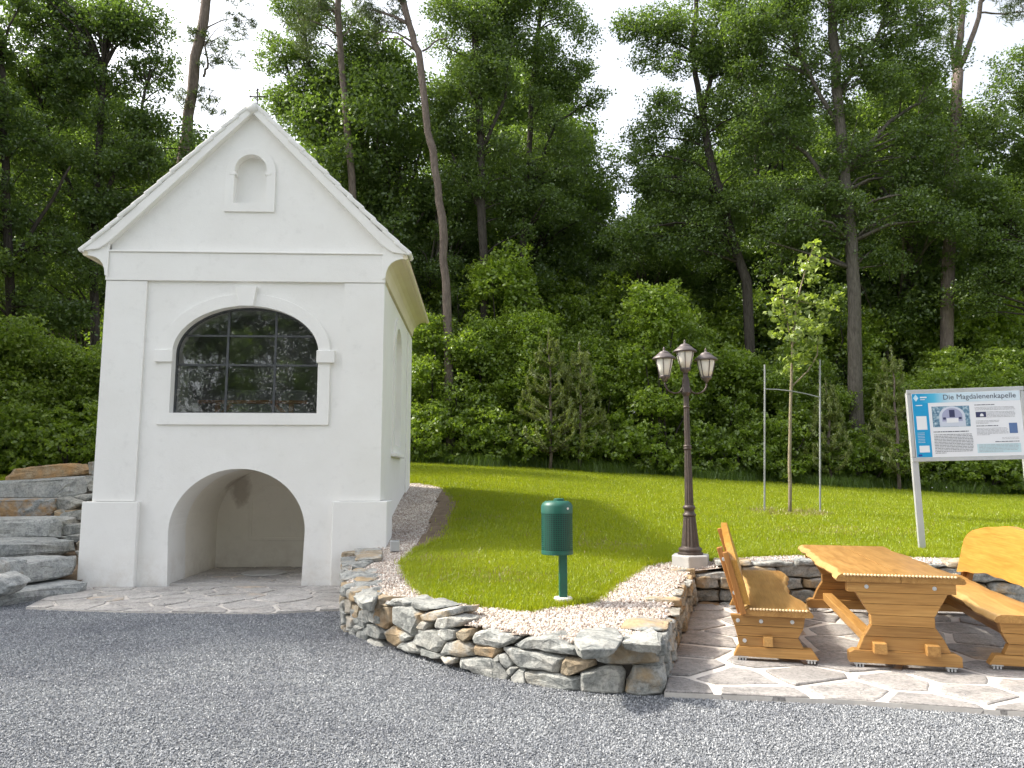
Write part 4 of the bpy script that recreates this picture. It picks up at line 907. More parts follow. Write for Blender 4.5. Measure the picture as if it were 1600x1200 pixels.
for x in (fx(.33), fx(.66)):
    for z in (fz(-.003), fz(1.003)): bolt((x, -.045, z), sign).scale = (.4, .4, .4)

# ------------------------------------------------------------------ foliage tools
rg = np.random.default_rng(11)
def leaf_quads(C, length, width, up=.5, spread=None):
    n = len(C); nrm = rg.normal(size=(n, 3)); nrm[:, 2] += up * 2; nrm /= np.linalg.norm(nrm, axis=1, keepdims=True)
    t = rg.normal(size=(n, 3)) if spread is None else spread + rg.normal(size=(n, 3)) * .45
    t -= nrm * (t * nrm).sum(1, keepdims=True); t /= np.linalg.norm(t, axis=1, keepdims=True) + 1e-9
    b = np.cross(nrm, t); s = rg.uniform(.65, 1.3, (n, 1)); l = t * length * s; w_ = b * width * s; fold = nrm * width * s * rg.uniform(-.1, .5, (n, 1))
    P = np.stack([C - l * .5, C - l * .05 + w_ * .5 + fold, C + l * .5, C - l * .05 - w_ * .5 + fold], 1).reshape(-1, 3)
    return P, np.arange(4 * n).reshape(-1, 4)
def blob_points(c, r, n, squash=.75, clump=.20):
    k = max(5, n // 16); d = rg.normal(size=(k, 3)); d /= np.linalg.norm(d, axis=1, keepdims=True)
    cc = d * (rg.uniform(.25, 1, (k, 1)) ** .5) * r; cc[:, 2] *= squash
    return np.asarray(c) + cc[rg.integers(0, k, n)] + rg.normal(size=(n, 3)) * r * clump * np.array([1, 1, .6])
def crown_mesh(name, blobs, mat, length, width, cov=1.7, up=.45, clump=.20):
    A, Q, o = [], [], 0
    for c, r in blobs:
        n = int(min(1300, max(30, cov * math.pi * r * r / (length * width * .55))))
        P, q = leaf_quads(blob_points(c, r, n, clump=clump), length, width, up); A.append(P); Q.append(q + o); o += len(P)
    return np_mesh(name, np.concatenate(A), np.concatenate(Q), mat)
def wood_mesh(name, stems, limbs, mat, wob_=.025):
    m = MB()
    for path, rad in stems:
        # wobble the stem a little between its given points
        P, Rr = [], []
        for i in range(len(path) - 1):
            for k in range(4):
                f = k / 4; P.append(path[i].lerp(path[i + 1], f) + Vector((rg.normal() * wob_, rg.normal() * wob_, 0)) * (1 if k else 0)); Rr.append((rad[i] + (rad[i + 1] - rad[i]) * f) * rg.uniform(.95, 1.05))
        P.append(path[-1]); Rr.append(rad[-1]); m.tube(P, Rr, 9)
    for path, rad in limbs: m.tube(path, rad, 5)
    return m.mesh(name, mat, True)
def limb(a, b, r0, r1=.012):
    a, b = Vector(a), Vector(b); d = (b - a); sag = Vector((rg.normal() * .08, rg.normal() * .08, rg.uniform(.02, .16))) * d.length
    m1 = a.lerp(b, .35) + sag; m2 = a.lerp(b, .7) + sag * .8; return [a, m1, m2, b], [r0, r0 * .7, r0 * .45, r1]
def photo_tree(name, label, Y, stems, ells, leaf, bark, length=.102, width=.064, sub=28, dens=2.4, cov=1.9, group=None, needles=False, cat='tree', thick=.8):
    S = []; pxm = Y / F
    for k, (P, w0, w1) in enumerate(stems):
        pts = [ony(a, b, Y) for a, b in P]; n = len(pts)
        if k == 0: g = pts[0].copy(); g.z = hzf(g.x, g.y) - .15; pts = [g] + [p for p in pts if p.z > g.z + .4]; n = len(pts)
        S.append((pts, [max(.02, (w0 + (w1 - w0) * i / (n - 1)) * .86 * pxm / 2 * (1.25 if (k == 0 and i == 0) else 1)) for i in range(n)]))
    blobs = []
    for cx, cy, rx, ry in ells:
        n = max(2, int(rx * ry / (sub * sub) * dens))
        for _ in range(n):
            while True:
                a, b, c = rg.uniform(-1, 1, 3)
                if a * a + b * b + c * c <= 1: break
            p = ony(cx + a * rx, cy + b * ry, Y) + Vector((0, c * (rx + ry) / 2 * thick * pxm, 0)); r = sub * pxm * rg.uniform(.7, 1.35)
            blobs.append((p, r))
    base = S[0][0][0].copy(); base.z += .15; knots = [(p, r) for P, Rr in S for p, r in zip(P[1:], Rr[1:])]
    dense = []
    for (P, Rr) in S:
        for i in range(len(P) - 1):
            for f in (0, .25, .5, .75): dense.append((P[i].lerp(P[i + 1], f), Rr[i]))
    limbs = []
    for p, r in blobs:
        if rg.random() < (.75 if not needles else .6):
            best = min(dense, key=lambda q: (q[0] - p).length + (3 * max(0, q[0].z - p.z + .3)))
            L = (best[0] - p).length
            if L < 6: P_, R_ = limb(best[0], p, min(best[1] * .5, .02 + .016 * L)); limbs.append(([q - base for q in P_], R_))
        for _ in range(2):
            q = p + Vector(rg.normal(size=3)) * r * .6; limbs.append(([p - base, p.lerp(q, .5) - base + Vector((0, 0, .05)), q - base], [.014, .010, .005]))
    root = empty(name, base, label=label, cat=cat, group=group)
    link('trunk', wood_mesh('trunk', [([q - base for q in P], Rr) for P, Rr in S], limbs, M[bark]), root)
    bl = [((p - base), r) for p, r in blobs]
    link('crown', crown_mesh('crown', bl, M[leaf], length, width, cov, .1 if needles else .45, .16 if needles else .20), root)
    return root

# ------------------------------------------------------------------ the trees one can tell apart at the forest edge
ND = dict(length=.26, width=.028, needles=True, sub=22, cov=1.1)
photo_tree('pine_tree', 'leaning grey pine trunk rising behind the left roof slope of the chapel', 26, [([(262, 620), (275, 400), (287, 240), (303, 120), (322, 0), (334, -90)], 25, 17), ([(318, 120), (325, 100), (318, 60)], 5, 3)],
    [(395, 25, 42, 30), (345, 95, 22, 30), (330, 60, 20, 40), (300, 70, 20, 24), (360, -30, 70, 30), (325, 175, 34, 34)], 'leaf_pine', 'bark_pine', dens=1.3, **ND)
photo_tree('pine_tree', 'slender straight pine with pale trunk behind the right roof slope of the chapel', 27, [([(560, 640), (551, 310), (540, 170), (531, 60), (526, -80)], 16, 11)],
    [(520, 20, 60, 40), (480, 40, 40, 40), (530, -40, 70, 40)], 'leaf_pine', 'bark_pine', dens=1.4, **ND)
photo_tree('pine_tree', 'tall pine with kinked bare reddish trunk beside the chapel gable', 25.5, [([(704, 700), (698, 470), (691, 340), (677, 238), (668, 205), (656, 95), (640, 40), (612, -60)], 17, 12), ([(660, 80), (685, 62), (700, 60)], 4, 2)],
    [(610, 25, 50, 35), (580, 50, 30, 26), (560, 0, 40, 30), (640, -40, 80, 36), (590, -40, 60, 30)], 'leaf_pine', 'bark_pine', dens=1.5, **ND)
photo_tree('oak_tree', 'tall oak with dark straight trunk beside the kinked pine', 27, [([(758, 690), (756, 400), (750, 200), (742, 60), (738, -60)], 20, 11), ([(752, 330), (710, 250), (690, 190)], 7, 3), ([(750, 240), (790, 150), (800, 60)], 8, 4)],
    [(745, 40, 62, 66), (715, 20, 40, 40), (745, 135, 55, 45), (725, 195, 46, 38), (800, 30, 60, 55), (770, 235, 42, 38), (690, 160, 24, 40), (740, 300, 50, 40), (800, 320, 50, 50), (760, -10, 80, 34), (770, 90, 60, 50), (700, 250, 30, 40)], 'leaf_oak', 'bark', dens=2.23)
photo_tree('oak_tree', 'slim oak whose long side limb reaches towards the sky gap', 28, [([(820, 680), (817, 400), (826, 250), (832, 130), (845, 20)], 15, 8), ([(822, 300), (870, 190), (935, 155)], 6, 3)],
    [(862, 60, 60, 60), (890, 120, 38, 48), (850, 150, 44, 50), (870, 210, 52, 34), (835, 260, 46, 46), (895, 270, 44, 30), (850, 330, 60, 46), (915, 165, 26, 16), (845, 0, 60, 30)], 'leaf_oak', 'bark', dens=2.31)
photo_tree('oak_tree', 'spreading many stemmed oak directly behind the right roof slope', 29, [([(535, 660), (520, 330), (505, 220), (480, 90), (470, 0)], 16, 7), ([(520, 300), (470, 170), (440, 80)], 9, 4), ([(520, 320), (560, 210), (590, 100)], 9, 4), ([(525, 380), (600, 290), (650, 250)], 7, 3)],
    [(455, 70, 44, 60), (430, 130, 26, 40), (480, 160, 50, 46), (520, 90, 44, 60), (575, 130, 46, 66), (600, 210, 44, 50), (545, 230, 52, 44), (450, 190, 36, 34), (480, 10, 60, 36), (570, 60, 36, 40), (620, 260, 44, 36), (560, 300, 50, 40), (610, 340, 50, 40)], 'leaf_oak', 'bark', dens=2.15)
photo_tree('oak_tree', 'crooked dark oak forking high beside the sky gap', 27, [([(1176, 690), (1167, 440), (1130, 325), (1106, 232), (1093, 150)], 22, 13), ([(1093, 152), (1082, 80), (1088, 0), (1088, -40)], 11, 7), ([(1100, 170), (1126, 70), (1138, 0)], 9, 6), ([(1082, 80), (1050, 66), (1020, 70)], 5, 3)],
    [(1050, 30, 52, 40), (1010, 90, 36, 44), (1065, 110, 50, 44), (1125, 70, 46, 60), (1020, 190, 44, 46), (1090, 210, 56, 46), (1000, 270, 46, 44), (1060, 300, 60, 46), (990, 350, 52, 46), (1090, 380, 60, 44), (1140, 170, 40, 60), (990, 30, 26, 26), (1130, -10, 60, 30), (1040, 240, 50, 40), (1110, 300, 60, 50), (1030, 380, 60, 40)], 'leaf_oak', 'bark', dens=2.31)
photo_tree('oak_tree', 'huge spreading oak with broad dark crown over the pale lower trunk', 26, [([(1338, 700), (1336, 560), (1332, 420), (1318, 260), (1306, 130), (1300, -20)], 29, 16), ([(1325, 330), (1260, 240), (1200, 190)], 10, 4), ([(1318, 270), (1390, 190), (1450, 150)], 10, 4), ([(1312, 200), (1250, 90), (1230, 0)], 9, 4), ([(1308, 150), (1370, 60), (1390, 0)], 9, 4)],
    [(1190, 40, 60, 50), (1270, 40, 66, 56), (1360, 40, 70, 56), (1430, 90, 44, 56), (1180, 120, 46, 46), (1250, 140, 66, 50), (1350, 140, 70, 50), (1440, 190, 56, 44), (1200, 215, 56, 44), (1280, 240, 60, 40), (1380, 240, 66, 40), (1230, 300, 70, 40), (1330, 330, 66, 34), (1420, 310, 66, 36), (1480, 340, 44, 30), (1260, 370, 60, 34), (1200, 350, 46, 40), (1380, 390, 50, 30), (1230, -20, 90, 40), (1350, -20, 90, 40), (1440, 20, 40, 50), (1450, 260, 46, 36), (1150, 60, 30, 60)], 'leaf_oak', 'bark_grey', dens=2.39)
photo_tree('pine_tree', 'reddish forked pine trunk standing right of the huge oak', 28, [([(1478, 660), (1482, 400), (1490, 260), (1497, 110)], 26, 19), ([(1497, 112), (1502, 40), (1508, -60)], 14, 9), ([(1498, 108), (1522, 50), (1545, -40)], 11, 7), ([(1492, 130), (1487, 60), (1484, -40)], 6, 5), ([(1528, 20), (1570, 22), (1610, 16)], 4, 2)],
    [(1480, -10, 40, 20), (1560, -15, 50, 20), (1585, 20, 20, 10), (1470, 60, 14, 16)], 'leaf_pine', 'bark_pine', dens=1.5, **ND)
photo_tree('oak_tree', 'loose crowned oak reaching in beside the forked pine', 27, [([(1650, 720), (1640, 300), (1625, 60)], 22, 9)],
    [(1592, 120, 26, 46), (1570, 200, 50, 40), (1600, 260, 56, 50), (1540, 290, 46, 36), (1580, 360, 56, 46), (1530, 380, 40, 36), (1600, 440, 60, 50), (1640, 160, 60, 90), (1540, 450, 46, 40)], 'leaf_oak', 'bark', dens=2.23)
photo_tree('oak_tree', 'slim oak trunk standing behind the crooked oak', 31, [([(1192, 690), (1186, 430), (1182, 230), (1178, 60)], 14, 8)], [(1185, 200, 40, 60), (1170, 290, 50, 40), (1200, 100, 50, 60), (1150, 380, 60, 40)], 'leaf_oak', 'bark', dens=1.98)
photo_tree('oak_tree', 'dark leafy oak towering left of the chapel gable', 24, [([(150, 690), (146, 430), (152, 260), (165, 60)], 20, 10), ([(150, 380), (90, 250), (60, 150)], 9, 4), ([(150, 330), (215, 210), (235, 110)], 9, 4)],
    [(175, 40, 60, 46), (110, 60, 56, 56), (215, 95, 44, 44), (60, 130, 60, 50), (150, 150, 66, 50), (235, 165, 42, 44), (90, 230, 70, 50), (180, 250, 60, 46), (250, 250, 40, 44), (60, 320, 66, 46), (150, 340, 66, 46), (225, 330, 44, 40), (290, 215, 28, 28), (120, 430, 60, 40), (60, 20, 60, 50), (120, 0, 80, 40), (210, 30, 40, 40), (120, 110, 70, 50)], 'leaf_fill', 'bark', dens=2.39)
photo_tree('oak_tree', 'dense dark oak at the left wood edge above the stone steps', 22.5, [([(20, 700), (15, 430), (5, 200), (0, 60)], 22, 10), ([(15, 420), (70, 330), (110, 260)], 9, 4)],
    [(-30, 60, 60, 60), (30, 30, 50, 40), (-20, 180, 70, 60), (40, 230, 50, 46), (-10, 330, 70, 60), (60, 400, 60, 46), (0, 450, 70, 56), (90, 480, 60, 44), (20, 560, 70, 50), (110, 580, 46, 46), (60, 640, 80, 44)], 'leaf_fill', 'bark', dens=2.47)

# ------------------------------------------------------------------ forest behind: copies of a few grown trees
def grown_tree(name, h, rad, nblob, leaf, bark, length, width, bottom=.25, sub=.85, cov=1.5, r0=.17):
    root = bpy.data.objects.new(name, None); COL.objects.link(root); blobs = []
    for _ in range(nblob):
        f = rg.uniform(0, 1) ** .85; z = h * (bottom + (1 - bottom) * f); rr = rad * math.sin(math.pi * min(1, .12 + .86 * f)) ** .6 * math.sqrt(rg.uniform(.05, 1)); a = rg.uniform(0, 2 * math.pi)
        blobs.append((Vector((rr * math.cos(a), rr * math.sin(a), z)), sub * rg.uniform(.7, 1.3)))
    stem = [Vector((rg.normal() * .12 * k, rg.normal() * .12 * k, h * k / 5 * .95 - .3)) for k in range(6)]; rad_ = [r0 * (1.1 - .17 * k) for k in range(6)]; limbs = []
    for p, r in blobs:
        if rg.random() < .5:
            k = min(5, max(1, int(p.z / h * 5 - .6))); limbs.append(limb(stem[k], p, min(.07, r0 * .45)))
    link('trunk', wood_mesh('trunk', [(stem, rad_)], limbs, M[bark]), root); link('crown', crown_mesh('crown', blobs, M[leaf], length, width, cov), root)
    return root
def place(src, used, x, y, s, rz, label, cat, group, sx=1.0):
    o = src if src.name not in used else copy_tree(src); used.add(src.name)
    o.location = (x, y, hzf(x, y)); o.scale = (s * sx, s * sx, s); o.rotation_euler.z = rz; tag(o, label, cat, group); return o
used = set(); rf = random.Random(17)
fills = [grown_tree('forest_tree', 13.5, 3.2, 95, 'leaf_fill', 'bark', .13, .082), grown_tree('forest_tree', 12.5, 2.8, 85, 'leaf_fill', 'bark', .135, .085, .18), grown_tree('forest_tree', 14, 3.0, 90, 'leaf_oak', 'bark_grey', .13, .082, .35)]
FL = ['broad green forest tree in the wood behind the lawn', 'bushy low branched forest tree in the wood behind the lawn', 'taller bare stemmed forest tree in the wood behind the lawn']
k = 0
for row, (Y, xs, hs0) in enumerate([(31, range(-21, 25, 3), 1.0), (36, range(-25, 30, 4), 1.15), (43, range(-30, 38, 4), 1.25), (54, range(-38, 48, 5), 1.35)]):
    for x in xs:
        i = rf.randrange(3); X = x + rf.uniform(-1.2, 1.2); px = 800 + F * X / Y
        s = hs0 * rf.uniform(.85, 1.12)
        if 290 < px < 450 or 890 < px < 1030: s *= .64
        elif 600 < px < 730 or 1490 < px < 1600: s *= .82
        else: s *= 1.06
        place(fills[i], used, X, Y + rf.uniform(-2, 2), s, rf.uniform(0, 6.28), FL[i], 'tree', 'trees in the wood behind the lawn'); k += 1
# wood on the left, out of frame, that shades the yard, and trees across the yard mirrored in the window
for x, y, s in [(-13.8, 12.0, .95), (-16.5, 16.5, .9), (-19, 21, 1.1), (-22, 13, 1.0)]:
    place(fills[0], used, x, y, s, rf.uniform(0, 6), FL[0], 'tree', 'trees in the wood behind the lawn')
for x in range(-20, 22, 4):
    i = rf.randrange(3); o = copy_tree(fills[i]); X = x + rf.uniform(-1, 1); o.location = (X, -24 + rf.uniform(-2, 2), 0); o.scale = (1.15,) * 3; o.rotation_euler.z = rf.uniform(0, 6)
    tag(o, 'leafy tree across the yard, mirrored in the chapel window', 'tree', 'trees across the yard')
# shrubs along the edge of the wood
def shrub(name, h, rad, n, leaf, length, width, sub=.5, cov=1.6):
    root = bpy.data.objects.new(name, None); COL.objects.link(root); blobs = []; limbs = []
    for _ in range(n):
        f = rg.uniform(0, 1) ** .8; a = rg.uniform(0, 6.283); rr = rad * (1 - .55 * f ** 1.5) * math.sqrt(rg.uniform(.02, 1)); blobs.append((Vector((rr * math.cos(a), rr * math.sin(a), .15 + f * h)), sub * rg.uniform(.6, 1.25)))
    stems = []
    for _ in range(6):
        a = rg.uniform(0, 6.28); t_ = blobs[rg.integers(0, n)][0]; stems.append(([Vector((.2 * math.cos(a), .2 * math.sin(a), -.2)), t_ * .45, t_], [.045, .03, .012]))
    link('stems', wood_mesh('stems', stems, [], M['bark']), root); link('foliage', crown_mesh('foliage', blobs, M[leaf], length, width, cov), root); return root
shr = [shrub('forest_edge_shrub', 4.6, 1.5, 64, 'leaf_shrub', .11, .07), shrub('forest_edge_shrub', 3.6, 1.7, 58, 'leaf_shrub', .10, .066), shrub('forest_edge_shrub', 5.2, 1.3, 62, 'leaf_sunlit', .11, .07), shrub('forest_edge_shrub', 1.5, 1.2, 34, 'leaf_shrub', .12, .075, .38)]
SL = ['tall mid green leafy shrub at the edge of the wood', 'broad mid green leafy shrub at the edge of the wood', 'tall bright yellow green shrub with sunlight put in its leaf colour at the wood edge', 'low green bush at the foot of the wood edge']
used2 = set()
OWN = {(785, 2): 'tallest bright yellow green shrub beside the bare kinked pine trunk', (1030, 2): 'bright yellow green shrub directly behind the lanterns of the lamp post', (665, 0): 'leafy shrub growing right against the chapel corner eaves',
       (1210, 1): 'broad green shrub directly behind the sapling', (1300, 1): 'green shrub at the foot of the pale oak trunk', (1480, 0): 'tall shrub directly behind the blue and white information board', (1420, 3): 'low bush directly behind the information board posts',
       (1225, 3): 'low bush between the two tree stakes at the wood edge', (655, 3): 'low bush beside the back corner of the chapel'}
for px, Y, i, s in [(665, 26, 0, 1.0), (700, 27.5, 1, 1.2), (735, 26, 1, 1.15), (785, 27, 2, 1.45), (760, 26, 2, .95), (825, 25.8, 2, 1.0), (845, 26.5, 0, 1.0), (890, 27.5, 1, 1.25), (935, 26, 0, .95), (985, 27, 1, 1.1), (1030, 25.2, 2, 1.08), (1075, 27, 0, 1.0), (1120, 26.3, 1, 1.05), (1165, 27, 0, .9), (1210, 26, 1, 1.05),
                  (1255, 27.5, 0, 1.0), (1300, 26.5, 1, .9), (1385, 27.2, 0, .85), (1430, 26.5, 1, .95), (1480, 27.5, 0, 1.0), (1530, 26.3, 1, 1.05), (1580, 27, 0, 1.05), (1640, 26, 1, 1.1), (1700, 27, 0, 1.0), (30, 19.0, 1, .85), (85, 19.5, 1, .8), (135, 19.0, 1, .85), (-30, 18.5, 1, .9), (0, 17.6, 3, .9), (55, 17.8, 3, .95), (110, 17.6, 3, .9), (160, 19.5, 1, .9), (190, 26, 0, 1.1), (620, 28, 0, 1.2),
                  (1345, 29, 2, 1.15), (960, 30, 2, 1.35), (1110, 30, 1, 1.4), (1430, 30, 2, 1.25), (870, 31, 0, 1.4), (1250, 31, 2, 1.3), (1560, 30, 2, 1.3), (740, 31, 2, 1.4), (680, 30, 2, 1.2), (820, 30, 0, 1.5), (910, 29.5, 0, 1.35), (1060, 29, 0, 1.3), (1180, 29.5, 0, 1.4), (1500, 29.5, 0, 1.4), (1390, 31, 0, 1.5),
                  (655, 24.9, 3, 1.0), (715, 25.1, 3, 1.1), (775, 24.9, 3, 1.0), (830, 25.2, 3, 1.2), (905, 24.9, 3, 1.0), (965, 25.1, 3, 1.1), (1015, 24.9, 3, .9), (1095, 25.0, 3, 1.1), (1150, 24.9, 3, 1.0), (1225, 25.1, 3, 1.1), (1290, 24.9, 3, 1.0), (1355, 25.1, 3, 1.1), (1420, 24.9, 3, 1.0), (1475, 25.1, 3, 1.1), (1540, 24.9, 3, 1.0), (1600, 25.1, 3, 1.1), (1660, 25, 3, 1.0)]:
    lab = OWN.get((px, i), SL[i]); p = ony(px, 745, Y); place(shr[i], used2, p.x, p.y, s * rf.uniform(.92, 1.08), rf.uniform(0, 6.28), lab, 'shrub', 'shrubs along the edge of the wood')
# young pines with upright candles
def young_pine(px, Y, py_top, w_, label):
    p = ony(px, py_top, Y); g = hzf(p.x, Y); h = p.z - g; root = empty('young_pine', (p.x, Y, g), label=label, cat='tree'); limbs = []; C = []; D = []
    nw = 8
    for k in range(nw):
        z = h * (.12 + .80 * k / nw); rr = w_ * (1 - .85 * k / nw)
        for j in range(7):
            a = rg.uniform(0, 6.28); e = Vector((rr * math.cos(a), rr * math.sin(a), z + rr * .45)); limbs.append(([Vector((0, 0, z)), e * .5 + Vector((0, 0, z * .5 - .05)), e], [.018, .012, .006]))
            top_ = e + Vector((0, 0, .22 + .1 * rg.random())); limbs.append(([e, top_], [.006, .004]))
            for f in rg.uniform(.15, 1, 150): q = Vector((0, 0, z)).lerp(e, f); C.append(q); D.append((e - Vector((0, 0, z))).normalized() * .5 + Vector(rg.normal(size=3)) * .6)
            for f in rg.uniform(0, 1, 40): C.append(e.lerp(top_, f)); D.append(Vector((0, 0, 1.2)) + Vector(rg.normal(size=3)) * .35)
    for f in rg.uniform(.86, 1, 60): C.append(Vector((0, 0, h * f))); D.append(Vector((0, 0, 1.5)) + Vector(rg.normal(size=3)) * .3)
    P, Q = leaf_quads(np.array([tuple(c) for c in C]) + rg.normal(size=(len(C), 3)) * .025, .15, .026, .1, np.array([tuple(d) for d in D]))
    link('trunk', wood_mesh('trunk', [([Vector((0, 0, -.1)), Vector((0.02, 0, h * .5)), Vector((0, 0, h))], [.06, .04, .008])], limbs, M['bark_pine']), root); link('needles', np_mesh('needles', P, Q, M['leaf_youngpine']), root)
young_pine(858, 24.2, 512, 1.25, 'young pine with upright candles left of the lamp post'); young_pine(905, 24.3, 535, 1.0, 'smaller young pine with upright candles left of the lamp post')
young_pine(1392, 24.2, 540, 1.0, 'young pine with upright candles behind the information board'); young_pine(1290, 24.4, 590, .8, 'small young pine beside the pale oak trunk')

# ------------------------------------------------------------------ staked sapling
tg = ony(1234, 806, 14.6); gz = hzf(tg.x, tg.y)
def T(px, py): q = ony(px, py, 14.6); return q - Vector((tg.x, tg.y, gz))
sap = empty('sapling', (tg.x, tg.y, gz), label='slender young tree with fresh pale leaves tied between two stakes', cat='tree')
stm = [Vector((0, 0, -.05)), T(1234, 700), T(1236, 612), T(1238, 540), T(1246, 470), T(1262, 410), T(1272, 382)]
st2 = [T(1236, 605), T(1262, 580), T(1277, 555), T(1278, 530)]; st3 = [T(1238, 545), T(1225, 480), T(1220, 445)]
link('trunk', wood_mesh('trunk', [(stm, [.035, .03, .027, .022, .017, .012, .005]), (st2, [.014, .012, .01, .006]), (st3, [.012, .009, .005])], [limb(stm[4], T(1290, 480), .01, .004), limb(stm[3], T(1262, 500), .01, .004), limb(stm[4], T(1215, 465), .01, .004)], M['bark_young'], .004), sap)
bl = []
for px, py, r in [(1272, 385, 9), (1268, 402, 13), (1280, 412, 12), (1258, 420, 14), (1272, 432, 15), (1250, 442, 14), (1222, 445, 10), (1228, 462, 12), (1212, 478, 12), (1235, 485, 14), (1255, 470, 15), (1278, 468, 12), (1290, 480, 11), (1262, 495, 16), (1240, 510, 15), (1222, 505, 12), (1275, 510, 14), (1250, 528, 15), (1285, 498, 10), (1232, 532, 12), (1265, 540, 12), (1245, 552, 12), (1280, 545, 8), (1230, 562, 8), (1296, 470, 8), (1244, 570, 9), (1258, 562, 9), (1238, 582, 7), (1206, 490, 8), (1288, 520, 9), (1216, 525, 9)]:
    q = T(px, py); bl.append((q + Vector((0, rg.normal() * .15, 0)), r * 14.6 / F * 1.25))
link('foliage', crown_mesh('foliage', bl, M['leaf_sapling'], .12, .075, 1.7, .5, .36), sap)
for nm, a, b in (('left', (1194, 802), (1195, 570)), ('right', (1281, 808), (1281, 562))):
    q = ony(*a, 14.6); q2 = ony(*b, 14.6); g = hzf(q.x, q.y); st = MB().tube([(0, 0, -.15), (q2.x - q.x, 0, q2.z - g)], .017, 8).build('tree_stake', M['stake'], label='thin grey metal tree stake, the one the %s' % ('sapling leans away from, bare of leaves' if nm == 'left' else 'side shoot of the sapling reaches'), cat='stake'); st.location = (q.x, q.y, g)
for (a, b, lab) in ((((1195, 608), (1236, 611)), None, 'straight pale tie bar from sapling trunk to the bare stake'), (((1236, 611), (1281, 621)), None, 'sloping pale tie bar from sapling trunk to the stake by the side shoot')):
    q1, q2 = ony(*a[0], 14.58), ony(*a[1], 14.58); o = MB().tube([(0, 0, 0), (q2 - q1) * .5 + Vector((0, 0, .01)), q2 - q1], .011, 8).build('tie_bar', M['stake'], label=lab, cat='tie'); o.location = q1

# ------------------------------------------------------------------ scattered stuff (gravel, pebbles, grass)
def src_collection(name, meshes):
    c = bpy.data.collections.new(name)
    for i, me in enumerate(meshes): c.objects.link(bpy.data.objects.new(name, me))
    return c
def scatter(name, base_me, coll, density, smin, smax, seed, tilt=math.pi, **kw):
    o = link(name, base_me, **kw); g = bpy.data.node_groups.new(name, 'GeometryNodeTree')
    g.interface.new_socket('Geometry', in_out='INPUT', socket_type='NodeSocketGeometry'); g.interface.new_socket('Geometry', in_out='OUTPUT', socket_type='NodeSocketGeometry')
    gi, go = g.nodes.new('NodeGroupInput'), g.nodes.new('NodeGroupOutput')
    d = g.nodes.new('GeometryNodeDistributePointsOnFaces'); d.inputs['Density'].default_value = density; d.inputs['Seed'].default_value = seed
    ip = g.nodes.new('GeometryNodeInstanceOnPoints'); ci = g.nodes.new('GeometryNodeCollectionInfo'); ci.inputs[0].default_value = coll; ci.inputs['Separate Children'].default_value = True; ci.inputs['Reset Children'].default_value = True
    rr = g.nodes.new('FunctionNodeRandomValue'); rr.data_type = 'FLOAT_VECTOR'; rr.inputs[0].default_value = (-tilt, -tilt, 0); rr.inputs[1].default_value = (tilt, tilt, 6.283)
    rs_ = g.nodes.new('FunctionNodeRandomValue'); rs_.data_type = 'FLOAT'; rs_.inputs[2].default_value = smin; rs_.inputs[3].default_value = smax; rs_.inputs['Seed'].default_value = 3
    L = g.links.new; L(gi.outputs[0], d.inputs['Mesh']); L(d.outputs['Points'], ip.inputs['Points']); L(ci.outputs[0], ip.inputs['Instance']); ip.inputs['Pick Instance'].default_value = True
    L(rr.outputs[0], ip.inputs['Rotation']); L(rs_.outputs[1], ip.inputs['Scale']); L(ip.outputs[0], go.inputs[0])
    m = o.modifiers.new('scatter', 'NODES'); m.node_group = g; return o
def chip_meshes(n, mat, flat_=.65, seed=1, npts=11, rounded=False):
    r = random.Random(seed); out = []
    for _ in range(n):
        ax = (1, r.uniform(.6, .95), r.uniform(flat_ * .7, flat_ * 1.2)); P = []
        for _ in range(npts if not rounded else 20):
            v = Vector((r.gauss(0, 1), r.gauss(0, 1), r.gauss(0, 1))).normalized() * (r.uniform(.85, 1.1) if not rounded else r.uniform(.93, 1.03)); P.append(Vector((v.x * ax[0], v.y * ax[1], v.z * ax[2])) * .5)
        me = hull_mesh(P, 'chip', mat)
        if rounded: me.polygons.foreach_set('use_smooth', [True] * len(me.polygons))
        out.append(me)
    return out
def flat_mesh(poly, z): m = MB(); m.add([(x, y, z) for x, y in poly], [tuple(range(len(poly)))]); return m.mesh('area', M['gravel_bed'])
chips = src_collection('gravel_chip', chip_meshes(7, M['chip'], .6, 4))
scatter('gravel', flat_mesh([(-5, 3.0), (5.5, 3.0), (5.5, 6.3), (-5, 6.3)], .004), chips, 7000, .009, .020, 1, kind='stuff', label='grey crushed stone gravel of the near yard')
scatter('gravel', flat_mesh([(-8, 6.3), (2, 6.3), (2, 10.6), (-8, 10.6)], .004), chips, 4500, .010, .022, 2, kind='stuff', label='grey crushed stone gravel by the apron')
scatter('stray_gravel', flat_mesh([(1.2, 5.85), (2.41, 5.66), (3.44, 5.38), (5.5, 4.95), (5.6, 5.4), (3.5, 5.8), (1.3, 6.3)], .058), chips, 28, .008, .02, 3, kind='stuff', label='stray chips of gravel on the patio edge')
scatter('stray_gravel', flat_mesh([(-5.8, 9.62), (-4.54, 9.36), (-2.85, 9.27), (-2.1, 9.55), (-2.3, 10.4), (-5.6, 10.4)], .038), chips, 18, .008, .02, 4, kind='stuff', label='stray chips of gravel on the chapel apron')
peb = src_collection('pebble', chip_meshes(6, M['pebble'], .6, 9, rounded=True))
def bank_area(mask, x0, x1, y0, y1, step, dz):
    o = grid_mesh('area', M['soil'], x0, x1, y0, y1, step, mask, dz); me = o.data; bpy.data.objects.remove(o); return me
soil_px = [(694, 764), (722, 782), (719, 815), (700, 850), (655, 862), (648, 855), (664, 835), (680, 800), (684, 780)]
soil_poly = [(p.x, p.y) for p in (ground_hit(*q) for q in soil_px)]
